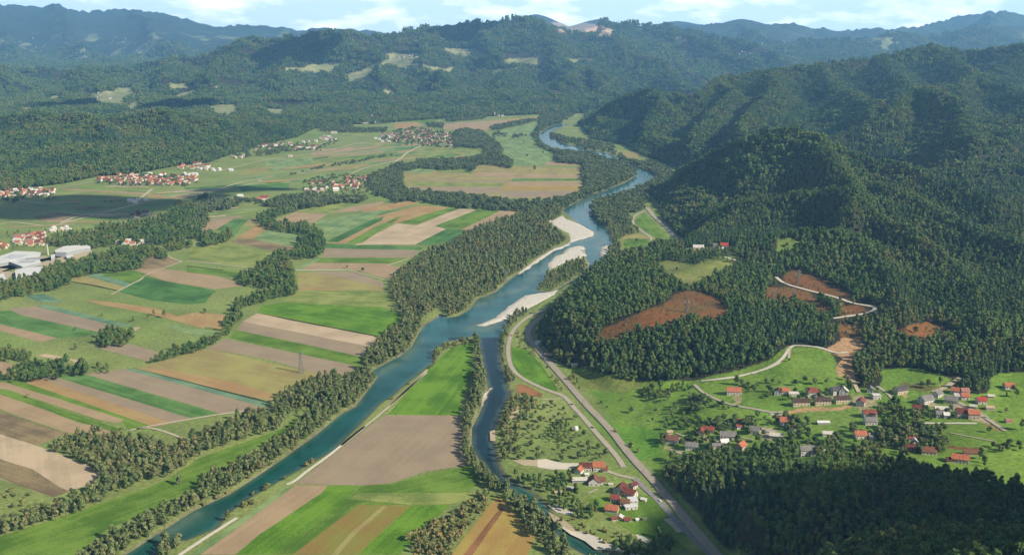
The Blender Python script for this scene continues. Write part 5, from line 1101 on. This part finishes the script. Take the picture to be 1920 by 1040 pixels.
def far_me(k, v):
    if (k, v) not in shared:
        L, D, h = (13, 10, 4.6) if v == 0 else (16, 11, 5.6) if v == 1 else (11, 10, 5.2)
        shared[(k, v)] = (wall_mesh(L, D, h, D*.36, WMt['white' if v < 2 else 'cream']), roof_mesh(L, D, h, D*.36, RM[k]))
    return shared[(k, v)]
rest_v, rest_f, rest_m = [], [], []
for i, (Y, X, z, rc, an, s_, lab, grp) in enumerate(fars):
    wmsh, rmsh = far_me(rc, i % 3); SITES.append((X, Y, 8))
    if i < keep:
        o = tag(obj('house', None, None, (X, Y, z), an), lab, 'house', grp); o.scale = (s_, s_, s_); obj('walls', wmsh, o); obj('roof', rmsh, o)
    else:
        M_ = Matrix.Translation((X, Y, z))@Matrix.Rotation(an, 4, 'Z')@Matrix.Scale(s_, 4)
        for ms, mi in ((wmsh, 0), (rmsh, 1+list(RM).index(rc))):
            k = len(rest_v); rest_v += [tuple(M_@v.co) for v in ms.vertices]; rest_f += [tuple(k+j for j in p.vertices) for p in ms.polygons]; rest_m += [mi]*len(ms.polygons)
if rest_v:
    me = mesh_np('far houses', rest_v, rest_f); me.materials.append(WMt['white']); [me.materials.append(m) for m in RM.values()]
    me.polygons.foreach_set('material_index', rest_m); tag(obj('far_houses', me), 'further tiny houses of the far villages', None, None, 'stuff')
# factory
m_hall = mat('hall roof sheet', al((240,238,232)), var=.05, scale=.05); m_hwall = mat('hall wall', al((178,182,184)), var=.08, scale=.2)
def prism(name, Pw, z0, z1, m):
    n_ = len(Pw); a_ = sum(Pw[i-1][0]*Pw[i][1]-Pw[i][0]*Pw[i-1][1] for i in range(n_))
    if a_ < 0: Pw = Pw[::-1]
    v = [(x, y, z0) for x, y in Pw]+[(x, y, z1) for x, y in Pw]
    return mesh_np(name, v, [tuple(range(n_, 2*n_))]+[(i, (i+1) % n_, n_+(i+1) % n_, n_+i) for i in range(n_)], m)
for s, h, lab in [("C 0,660 150,610 330,615 400,622 385,665 250,675 60,715 -60,735 -60,680", 7, 'largest white factory hall at the left edge'), ("C 70,700 390,690 400,712 220,755", 6, 'white factory hall just below the largest one'),
                  ("C 150,800 205,780 420,762 375,838 160,868", 7, 'white factory hall nearest to the tree belt'), ("C 540,610 625,570 780,560 790,590 650,628 545,628", 9, 'grey walled factory hall with white roof right of the chimney'),
                  ("C 755,560 875,548 885,575 780,588", 7, 'small white factory hall at the right end'), ("C 500,640 540,632 530,668 500,672", 6, 'little white factory building under the chimney'), ("C -60,838 40,820 60,870 -40,880", 5, 'low factory building at the left edge below the white halls'), ("C 640,640 700,632 720,650 650,658", 5, 'little factory building right of the yard')]:
    Pw = world_poly(Q(s)); c0 = Pw.mean(0); o = tag(obj('factory_hall', None, None, (c0[0], c0[1], 0)), lab, 'factory hall', 'white factory halls')
    rel = [tuple(p-c0) for p in Pw]; obj('walls', prism('walls', rel, -1, h, m_hwall), o); obj('roof', prism('roof', [(x*1.01, y*1.01) for x, y in rel], h+.02, h+.7, m_hall), o)
    mb = MB(); w_ = Pw[:,0].ptp() if hasattr(Pw[:,0], 'ptp') else np.ptp(Pw[:,0]); d_ = np.ptp(Pw[:,1])
    if w_ > 60:
        for i in range(4): mb.box(-w_*.22, w_*.2, -d_*.15+i*d_*.09, -d_*.15+i*d_*.09+2.2, h+.6, h+1.7)
        obj('skylight', mb.mesh('skylights', mat('skylight', al((205,210,214)))), o)
    rad = float(np.hypot(*(Pw-c0).T).max())
    for p in Pw: SITES.append((p[0], p[1], 8)); SITES.append(((p[0]+c0[0])/2, (p[1]+c0[1])/2, rad*.38))
    SITES.append((c0[0], c0[1], rad*.5))
for s in ("C -60,740 180,750 330,720 560,720 900,600 880,560 800,560 500,640 430,620 -60,800", "C -60,770 150,780 60,860 -60,880"):
    sheet('pavement', Q(s), 'sand')
X, Y = gnd(*Q("C 468,612")[0]); mb = MB(); mb.tube(Vector((0,0,-1)), Vector((0,0,22)), 1.9, 1.4, 12); o = tag(obj('factory_chimney', mb.mesh('chimney', mat('chimney concrete', al((220,216,200)))), None, (X, Y, 0)), 'slim pale chimney beside the white factory halls', 'chimney'); SITES.append((X, Y, 5))
# churches
def church(s, label, hw=1.):
    px_, py_ = Q(s)[0]; X, Y, z = hit(px_, py_); o = tag(obj('church', None, None, (X, Y, z), .1), label, 'church')
    obj('nave', wall_mesh(26*hw, 13*hw, 10*hw, 6*hw, WMt['white']), o); obj('roof', roof_mesh(26*hw, 13*hw, 10*hw, 6*hw, RM['brown']), o)
    mb = MB(); x_ = -15.6*hw; mb.box(x_-3.2*hw, x_+2.5*hw, -3*hw, 3*hw, -2, 22*hw); tw = obj('tower', mb.mesh('tower', WMt['white']), o)
    mb = MB(); mb.tube(Vector((x_-.3,0,22*hw)), Vector((x_-.3,0,26*hw)), 4*hw, 2.4*hw, 8); mb.tube(Vector((x_-.3,0,26*hw)), Vector((x_-.3,0,33*hw)), 2.2*hw, .2, 8); obj('spire', mb.mesh('spire', RM['darkgrey']), tw)
    for i in range(4): obj('window', fr_me, o, (-8*hw+i*5*hw, -6.55*hw, 4*hw)).scale = (1, 1, 2)
    SITES.append((X, Y, 25))
church("G 1735,128", 'white church with a pointed tower on the knoll at the valley edge', 1.15); church("H 1000,92", 'small white church alone beside the far fields', .9)
for s, L, lab in (("G 1640,165", 30, 'long tan building left of the church on the knoll'), ("G 1700,155", 20, 'white house just left below the church'), ("G 1745,160", 18, 'white house right below the church'), ("G 1815,140", 20, 'pale house furthest right of the church'), ("G 1350,195", 24, 'long pink building on the knoll slope'), ("G 1480,195", 14, 'pink house right of the long pink building'), ("G 1330,262", 26, 'long tan shed below the church knoll'), ("H 1050,95", 16, 'grey farmhouse beside the small far church')):
    px_, py_ = Q(s)[0]; X, Y, z = hit(px_, py_); house(X, Y, z, L, 11, 5.5, 4, .05, 'tan' if 'tan' in lab else 'pink' if 'pink' in lab else 'grey' if 'grey' in lab else 'pale', 'white', lab, None, 0, False)

# candidate points of one jittered grid per depth band
def grid(Y0, Y1, sp, x0=-.60, x1=.64):
    ys = np.arange(Y0, Y1, sp); out = []
    for k, y in enumerate(ys):
        xs = np.arange(x0*y-60, x1*y+60, sp)+(sp/2 if k % 2 else 0)
        out.append(np.stack([xs, np.full(len(xs), y)], 1))
    G_ = np.concatenate(out); G_ += rng.uniform(-.36, .36, G_.shape)*sp
    return G_
pts = []     # X Y z kind scale zone
kinds = ['hill', 'conf', 'river', 'orch', 'bush', 'clumpb', 'clumpc', 'clumpr']
siteA = np.array(SITES) if SITES else np.zeros((0, 3))
roadpts = np.array([[v.co.x, v.co.y] for o in COL.objects if o.name.split('.')[0] in ('road', 'railway_bed', 'track', 'pavement') for v in o.data.vertices])
rb = np.zeros((3000, 2400), bool)         # 4 m raster of road ground
def ras(x, y): return np.clip(((y)/4).astype(int), 0, 2999), np.clip(((x+4800)/4).astype(int), 0, 2399)
for dx in (-3, 0, 3):
    for dy in (-3, 0, 3): i_, j_ = ras(roadpts[:,0]+dx, roadpts[:,1]+dy); rb[i_, j_] = True
def clear(X, Y, big=0):
    ok = np.ones(X.shape, bool)
    if len(X) and Y.min() < 1400:     # keep the yards in front of the near houses open
        for sx, sy, sr in siteA[siteA[:,1] < 1400]: ok &= ~((np.abs(X-sx-(sx/sy)*(Y-sy)) < sr*.8) & (Y < sy) & (Y > sy-17) & (np.sin(X*12.9+Y*7.7) > -.35))
    for sx, sy, sr in siteA: ok &= (X-sx)**2+(Y-sy)**2 > (sr+big)**2
    i_, j_ = ras(X, Y); return ok & ~rb[i_, j_]
def add(X, Y, z, kd, s_, zi):
    pts.append(np.stack([X, Y, z, np.full(X.shape, kinds.index(kd)), s_, np.full(X.shape, zi)], 1))
# hill forest
bands = [(335, 1400, 6.2), (1400, 2300, 7.2)]
y0 = 2300.
while y0 < 11300: bands.append((y0, y0*1.13, max(15, y0*.0041))); y0 *= 1.13
for Y0, Y1, sp in bands:
    G_ = grid(Y0, Y1, sp, -.66, .95 if Y0 < 1500 else .72); X, Y = G_[:,0], G_[:,1]; z = height(X, Y)
    dF = segdist(X, Y, FLATW); dF[inpoly(X, Y, FLATW)] = 0; ok = dF > 4
    X, Y, z = X[ok], Y[ok], z[ok]; px, py, _ = proj(X, Y, z)
    ok = np.ones(X.shape, bool)
    for P_, ymn, ymx in HILLP: ok &= ~(inpoly(px, py, P_) & (Y > ymn) & (Y < ymx))
    if Y0 < 2000:
        ok &= clear(X, Y, 3); cpx, cpy, _ = proj(X, Y, z+6.5)
        for rl in ("R6 520,505 560,540 700,580 830,610 930,650 1050,665 1078,680 1050,700 940,720 840,737", "R6 385,1045 500,1000 560,960 600,890 640,885 760,895 850,930 920,925"): ok &= segdist(cpx, cpy, Q(rl), False) > 5.5
    ok &= rng.random(X.shape) > .03
    if Y0 > 4600:      # ragged clearings on the far slopes
        ok &= ~((fbm(X, Y, 260, 3) > .36) & (Y > 5600))
    X, Y, z = X[ok], Y[ok], z[ok]
    mixn = fbm(X, Y, 210, 3)+rng.normal(0, .22, X.shape)
    con = mixn > (.30 if Y0 < 2300 else .30)
    s_ = np.clip(rng.normal(.72, .17, X.shape), .38, 1.3)*(1+.3*fbm(X+300, Y, 110, 2))*(1 if sp < 12 else sp/17*1.35)
    a_, b_ = ('hill', 'conf') if sp < 12 else ('clumpb', 'clumpc')
    add(X[~con], Y[~con], z[~con], a_, s_[~con], -1); add(X[con], Y[con], z[con], b_, s_[con]*(.9 if sp < 12 else 1), -1)
# digitised woods
for zi, (kd, P_, sp, lab, grp, hs, prob) in enumerate(ZONES):
    yb = min(P_[:,1].max()+30, 1300); yt = P_[:,1].min()
    Xw, Yw = gnd(P_[:,0], P_[:,1]); Ya, Yb = Yw.min()*.72, Yw.max()*1.04
    mid = float(np.median(Yw)); clump = kd in ('river', 'hill') and mid > 2350
    hh = SPEC[kd]['h']*hs*(.75 if kd == 'river' else 1); sp = sp*(.86 if kd == 'river' and mid < 1700 else 1)
    sp2 = max(sp, 15.5, mid*.0042) if clump else sp
    G_ = grid(Ya, Yb, sp2, min(P_[:,0].min()-960, 0)/1700-.02, max(P_[:,0].max()-960, 0)/1700+.02); X, Y = G_[:,0], G_[:,1]; z = height(X, Y)
    px, py, _ = proj(X, Y, z+hh*.5); ok = inpoly(px, py, P_)
    if kd == 'river' and mid < 1400: ok &= segdist(px, py, P_) > 3.5
    ok = ok & (rng.random(X.shape) < prob) & (z > -1.15) & clear(X, Y)
    if clump:
        X, Y, z = X[ok], Y[ok], z[ok]; add(X, Y, z, 'clumpr', rng.uniform(.7, 1.25, X.shape)*hs*sp2/17, zi)
    else:
        X, Y, z = X[ok], Y[ok], z[ok]; add(X, Y, z, kd, np.clip(rng.normal(.92, .22, X.shape), .5, 1.45)*hs*(.8 if kd == 'hill' else .9 if kd == 'river' else 1)*(1 if mid < 1700 else 1.12), zi)
# single trees
LONE = """orch|M 640,590 1.2|leafy tree standing alone on the green meadow right of the railway
orch|M 880,590 .9|slim tree on the meadow right of the lone leafy tree
orch|M 850,668 .7|small tree on the meadow nearest above the lowest village houses
orch|M 545,475 .6|low leaning tree in the middle of the green meadow
orch|M 350,505 .7|low tree on the meadow close to the railway bend
orch|M 400,548 .7|low tree just below another on the meadow close to the railway
orch|M 925,492 .7|small bare tree on the meadow under the round clump
orch|M 740,632 .5|tiny tree casting a long shadow on the lower meadow
orch|M 1450,540 .8|left of two dark bushes under the village road
orch|M 1540,560 .8|right of two dark bushes under the village road
orch|M 690,310 .4|tiny bush alone on the upper meadow near the wood edge
orch|T1 1130,200 1|first dark tree in the line along the steep meadow foot
orch|T1 1190,205 1|second dark tree in the line along the steep meadow foot
orch|T1 1250,215 .9|third dark tree in the line along the steep meadow foot
orch|T1 1410,220 1.3|broad dark tree above the red roofed house
orch|T1 1495,195 1.5|tallest dark tree on the steep meadow foot
orch|T1 1595,205 1.2|dark round tree left of the last one at the steep meadow foot
orch|T1 1715,210 1.1|last dark round tree of the line at the steep meadow foot
hill|T1 840,215 .8|tall tree behind the lone long orange roof
orch|T1 895,220 1.3|tree just right of the one behind the long orange roof
orch|T1 950,235 1|small tree on the lawn right of the long orange roof
orch|T1 1035,245 1.2|round tree ending the row right of the long orange roof
orch|T1 1155,290 1.6|dark tree left of the dark red roof in the upper row
orch|R6 590,975 .8|small tree beside the track across the steep meadow
orch|T2 930,215 1|dark tree at the lower edge of the upper right meadow
orch|T2 1700,485 1|flat dark tree on the meadow at the right edge
orch|T2 1530,680 1.1|dark tree on the meadow under the long pale road
hill|T2 1850,660 .8|dark tree at the right edge beside the road end
river|A 997,490 .6|smallest round tree alone on the left fields
river|A 1298,535 .75|round tree alone on the green strip at left
river|A 1440,512 .7|slim round tree between two others on the left fields
river|A 1497,475 .8|grey round tree behind the big one on the left fields
river|A 1600,500 1|biggest round tree alone on the left fields
orch|A 737,618 .9|small tree on the green strip beside the brown field
river|A 737,808 .8|round tree alone below the small grove
orch|B 185,452 1.3|round tree on the tan field left of the hedge
river|S1 1000,650 1.05|dark round tree alone in the long green meadow
bush|S1 150,162 1.2|small bush in the green strip at lower left
river|H 1360,625 1.5|dark square clump of leaves alone on the far striped fields
river|H 370,640 1.1|tree alone left of the far striped fields
river|H 745,610 1.4|tree at the lower edge of the far wood
orch|H 1260,360 1.5|lone dark tree high on the far green field
orch|H 1288,490 1.8|lone dark tree in the middle of the far green field
orch|H 1445,458 1.5|lone dark tree right on the far green field
river|O 905,140 .8|dark tree at the end of the bright green field by the wood
orch|D 1560,850 1.2|bush at the right end of the white field track
orch|D 1715,880 1.4|dark bush on the curve beyond the white field track
orch|L 330,385 1.4|tree in the loop of the pale road under the hill
orch|L 720,660 .9|lone dark bush on the hilltop meadow
orch|L 980,590 1.2|dark bush in the dip of the hilltop meadow
orch|L 1790,440 1.5|dark tree in the small clearing on the wooded slope
river|S1 1270,850 .9|round tree alone beside the white track on the right bank
river|S1 985,1010 1.15|big rounded tree at the bottom edge beside the white track
conf|R6 830,840 1.25|very tall dark conifer above the earth cutting
conf|R6 790,850 1.0|tall dark conifer left of the tallest by the cutting
hill|R6 1300,820 .7|dark tree in the right hand rust patch
hill|C 140,120 1|dark tree by the road below the left village
hill|C 1085,120 .7|lone dark tree on the field edge in the cloud shadow
hill|C 1030,118 .6|small dark tree left of the lone one on the field edge""".split('\n')
LONEL = []
for ln in LONE:
    kd, c_, lab = ln.split('|'); p_ = c_.split(); px, py = Q(p_[0]+' '+p_[1])[0]; X, Y, z = hit(px, py)
    add(np.array([X]), np.array([Y]), np.array([z]), kd, np.array([float(p_[2])]), 10000+len(LONEL)); LONEL.append(lab)
T_ = np.concatenate(pts); px, py, dep = proj(T_[:,0], T_[:,1], T_[:,2]+5)
inview = (px > 3) & (px < 1917) & (py > 2) & (py < 1037)
hs_ = np.array([SPEC[k]['h'] if k in SPEC else 0 for k in kinds])[T_[:,3].astype(int)]*T_[:,4]
big = hs_/dep; single = np.zeros(len(T_), bool)
for k in range(5):
    c = np.where((T_[:,3] == k) & inview)[0]; lone = c[T_[c,5] >= 10000]; rest = c[T_[c,5] < 10000]
    rest = rest[np.argsort(-big[rest])][:300-len(lone)]; single[lone] = True; single[rest] = True
NMS = dict(hill=('broadleaf_tree', 'tree'), conf=('conifer_tree', 'conifer'), river=('riverside_tree', 'tree'), orch=('garden_tree', 'tree'), bush=('bush', 'bush'))
def crown_name(kd): return 'leaves' if kd == 'bush' else 'crown'
for i in np.where(single)[0]:
    X, Y, z, k, s_, zi = T_[i]; kd = kinds[int(k)]; cr, tk, h_ = TREE[kd][i % len(TREE[kd])]; zi = int(zi)
    o = obj(NMS[kd][0], None, None, (X, Y, z), (i*2.399) % 6.283); o.scale = (s_, s_, s_); o['category'] = NMS[kd][1]
    if zi >= 10000: o['label'] = LONEL[zi-10000]
    elif zi >= 0: o['label'] = ZONES[zi][3]; o['group'] = ZONES[zi][4]
    elif Y < 1050 or (px[i] > 1230 and py[i] > 850):
        a_ = 'leafy tree' if kd == 'hill' else 'pointed dark conifer'
        where = 'near the bottom edge' if py[i] > 985 else ('at the left end' if px[i] < 1450 else ('in the middle' if px[i] < 1700 else 'near the right edge'))
        o['label'] = f'{a_} in the shaded wood at lower right, {where}'; o['group'] = ('leafy trees' if kd == 'hill' else 'conifers')+' of the shaded wood, '+where
    else:
        a_ = 'leafy tree' if kd == 'hill' else 'pointed conifer'
        o['label'] = f'{a_} on the wooded slope between the railway and the village'; o['group'] = ('leafy trees' if kd == 'hill' else 'conifers')+' on the wooded slope above the railway'
    obj(crown_name(kd), cr, o); obj('trunk' if kd != 'bush' else 'stem', tk, o)
def scatter(name, sel, coll, label):
    n_ = len(sel); me = bpy.data.meshes.new(name); me.vertices.add(n_); me.vertices.foreach_set('co', T_[sel,:3].astype(np.float32).ravel())
    for nm, tp, va in (('scl', 'FLOAT', T_[sel,4]), ('rot', 'FLOAT', rng.uniform(0, 6.283, n_))):
        a_ = me.attributes.new(nm, tp, 'POINT'); a_.data.foreach_set('value', va.astype(np.float32))
    a_ = me.attributes.new('pick', 'INT', 'POINT'); a_.data.foreach_set('value', rng.integers(0, len(coll.objects), n_).astype(np.int32))
    o = obj(name, me); o['kind'] = 'stuff'; o['label'] = label
    g = bpy.data.node_groups.new(name, 'GeometryNodeTree'); g.interface.new_socket('Geometry', in_out='INPUT', socket_type='NodeSocketGeometry'); g.interface.new_socket('Geometry', in_out='OUTPUT', socket_type='NodeSocketGeometry')
    gi = g.nodes.new('NodeGroupInput'); go = g.nodes.new('NodeGroupOutput'); ip = g.nodes.new('GeometryNodeInstanceOnPoints'); ci = g.nodes.new('GeometryNodeCollectionInfo')
    ci.inputs['Collection'].default_value = coll; ci.inputs['Separate Children'].default_value = True; ci.inputs['Reset Children'].default_value = True
    def na(nm, tp): q = g.nodes.new('GeometryNodeInputNamedAttribute'); q.data_type = tp; q.inputs[0].default_value = nm; return q.outputs[0]
    cb = g.nodes.new('ShaderNodeCombineXYZ'); cs = g.nodes.new('ShaderNodeCombineXYZ'); g.links.new(na('rot', 'FLOAT'), cb.inputs[2]); sv = na('scl', 'FLOAT')
    for q in range(3): g.links.new(sv, cs.inputs[q])
    ip.inputs['Pick Instance'].default_value = True
    g.links.new(gi.outputs[0], ip.inputs['Points']); g.links.new(ci.outputs[0], ip.inputs['Instance']); g.links.new(na('pick', 'INT'), ip.inputs['Instance Index'])
    g.links.new(cb.outputs[0], ip.inputs['Rotation']); g.links.new(cs.outputs[0], ip.inputs['Scale']); g.links.new(ip.outputs[0], go.inputs[0])
    md = o.modifiers.new('scatter', 'NODES'); md.node_group = g
for k, (nm, lab) in enumerate([('broadleaf_forest', 'leafy forest covering the hills'), ('conifer_forest', 'dark conifer forest covering the hills'), ('riverside_wood', 'olive woods along the river and between fields'),
        ('garden_trees', 'further fruit and garden trees'), ('scrub', 'further bushes'), ('far_leafy_forest', 'far leafy forest on the hills'), ('far_conifer_forest', 'far conifer forest on the hills'), ('far_riverside_wood', 'far woods of the valley floor')]):
    sel = np.where((T_[:,3] == k) & ~single)[0]
    if len(sel): scatter(nm, sel, LIBC['library '+kinds[k]], lab)
print('TREES', len(T_), [(kinds[k], int((T_[:,3] == k).sum())) for k in range(8)])
# ------------------------------------------------------------------ pylons, railway masts, dome, cars
m_steel = mat('galvanised steel', (.15,.155,.16), rough=.6, metal=.2); m_ins = mat('insulator', (.18,.12,.09))
def pylon(s, h, label, rz=.3):
    px_, py_ = Q(s)[0]; X, Y, z = hit(px_, py_); o = tag(obj('lattice_pylon', None, None, (X, Y, z), rz), label, 'pylon')
    mb = MB(); w0, w1 = h*.11, h*.022; n_ = 8; Pz = [[Vector((sx*(w0+(w1-w0)*(i/n_)**.8), sy*(w0+(w1-w0)*(i/n_)**.8), h*i/n_-(1 if i == 0 else 0))) for sx, sy in ((-1,-1),(1,-1),(1,1),(-1,1))] for i in range(n_+1)]
    for i in range(n_):
        for j in range(4):
            mb.tube(Pz[i][j], Pz[i+1][j], .2, .17, 4); mb.tube(Pz[i][j], Pz[i+1][(j+1) % 4], .1, .1, 3); mb.tube(Pz[i][(j+1) % 4], Pz[i+1][j], .1, .1, 3)
            mb.tube(Pz[i+1][j], Pz[i+1][(j+1) % 4], .09, .09, 3)
    obj('lattice_mast', mb.mesh('lattice mast', m_steel), o)
    for zz, wd in ((h*.70, h*.26), (h*.82, h*.2), (h*.93, h*.15)):
        mb = MB()
        for sx in (-1, 1):
            for sy in (-.4, .4): mb.tube(Vector((0, sy, zz)), Vector((sx*wd, 0, zz+.2)), .14, .1, 4)
            mb.tube(Vector((0, 0, zz+h*.05)), Vector((sx*wd, 0, zz+.2)), .12, .1, 4); mb.tube(Vector((sx*wd*.5, -.2, zz+.1)), Vector((sx*wd*.5, 0, zz+h*.025)), .08, .08, 3)
        ca = obj('crossarm', mb.mesh('crossarm', m_steel), o)
        for sx in (-1, 1): mi = MB(); mi.tube(Vector((sx*wd, 0, zz+.1)), Vector((sx*wd, 0, zz-1.7)), .12, .12, 5); obj('insulator', mi.mesh('insulator', m_ins), ca)
for s, h, lab in [("W 565,699", 30, 'lattice pylon standing in the pale striped field'), ("W 1496,534", 24, 'lattice pylon in the rust patch above the zigzag road'), ("W 1448,562", 16, 'slim lattice pylon in the left rust patch below the zigzag road'), ("W 1487,561", 16, 'slim lattice pylon just under the zigzag road'),
                  ("W 1288,586", 20, 'lattice pylon on the rounded rust clearing'), ("W 1773,659", 18, 'lattice pylon below the right hand rust patch'), ("W 947,530", 27, 'lattice pylon rising from the river wood')]: pylon(s, h, lab)
dist = 0; nxt = 20; side = 1; mi_ = 0
pm = MB(); pm.tube(Vector((0,0,-1)), Vector((0,0,8.5)), .2, .14, 6); pole_me = pm.mesh('mast pole', m_steel)
am = MB(); am.tube(Vector((0,0,7.2)), Vector((0,-3.6,7.4)), .07, .06, 4); am.tube(Vector((0,0,8.2)), Vector((0,-3.2,7.4)), .05, .05, 4); arm_me = am.mesh('mast arm', m_steel)
for i in range(1, len(rp_)):
    d = rp_[i]-rp_[i-1]; dist += d.length
    if dist > nxt:
        nxt += 52; dn = d.normalized(); nn_ = Vector((-dn.y, dn.x, 0))
        for sd_ in (1, -1):
            p = rp_[i]+nn_*sd_*5.6; mi_ += 1
            o = tag(obj('catenary_mast', None, None, (p.x, p.y, rz_[i]+.2), math.atan2(dn.y, dn.x)+(0 if sd_ > 0 else math.pi)), 'slim steel overhead line mast beside the double railway', 'mast', 'overhead line masts along the railway')
            obj('pole', pole_me, o); obj('arm', arm_me, o)
px_, py_ = Q("K 932,442")[0]; X, Y, z = hit(px_, py_); mb = MB(); prof = [(3.1,0),(3.2,1.2),(3.15,2.2),(2.7,3.4),(1.8,4.3),(.8,4.75)]
for (a_, za), (b_, zb) in zip(prof[:-1], prof[1:]): mb.tube(Vector((0,0,za)), Vector((0,0,zb)), a_, b_, 16)
me = mb.mesh('dome', mat('dome white', al((245,243,238)), var=.03)); tag(obj('dome', me, None, (X, Y, z)), 'white rounded dome among the orchard trees', 'dome')
def car(X, Y, z, rz, col, label):
    o = tag(obj('car', None, None, (X, Y, z+.45), rz), label, 'car'); pm_ = mat('car paint', al(col), rough=.35, spec=.5, var=.03)
    prof = [(-2.1,.35),(-2.1,.85),(-1.6,1.0),(-1.1,1.42),(.5,1.45),(1.1,1.0),(2.0,.85),(2.15,.35)]; n_ = len(prof)
    v = [(x, -.82, z_) for x, z_ in prof]+[(x, .82, z_) for x, z_ in prof]; f = [tuple(range(n_)), tuple(reversed(range(n_, 2*n_)))]+[(i, n_+i, n_+(i+1) % n_, (i+1) % n_) for i in range(n_)]
    b_ = obj('body', mesh_np('car body', v, f, pm_), o)
    g_ = MB(); g_.box(-1.0, .45, -.84, .84, 1.02, 1.3); obj('window', g_.mesh('car glass', m_glass), b_)
    for x_ in (-1.3, 1.35):
        for y_ in (-.8, .8): w_ = MB(); w_.tube(Vector((x_, y_-.1, .33)), Vector((x_, y_+.1, .33)), .33, .33, 12); obj('wheel', w_.mesh('wheel', m_ins), o)
for s, rz_c, col, lab in [("T1 840,432", -.35, (60,72,96), 'dark blue car driving down the village road'), ("T3 1130,520", -.9, (225,225,222), 'white car on the asphalt road beside the railway'), ("K 1090,430", 2.2, (60,60,62), 'dark car on the pale road above the white dome'), ("J 205,360", 1.5, (190,40,36), 'red car on the pale road at the river bend'), ("T3 1330,740", -.9, (150,155,160), 'silver car lower down the asphalt road'),
   ("T1 1180,510", .2, (230,230,228), 'white car parked where the village road ends'), ("T1 1240,500", 1.2, (40,60,120), 'blue car parked where the village road ends'), ("T1 1130,680", .1, (170,172,176), 'silver car in the yard of the crossroads house'), ("T2 1500,540", -.6, (225,225,222), 'white car on the sloping village lane')]:
    X, Y, z = hit(*Q(s)[0]); car(X, Y, z, rz_c, col, lab)
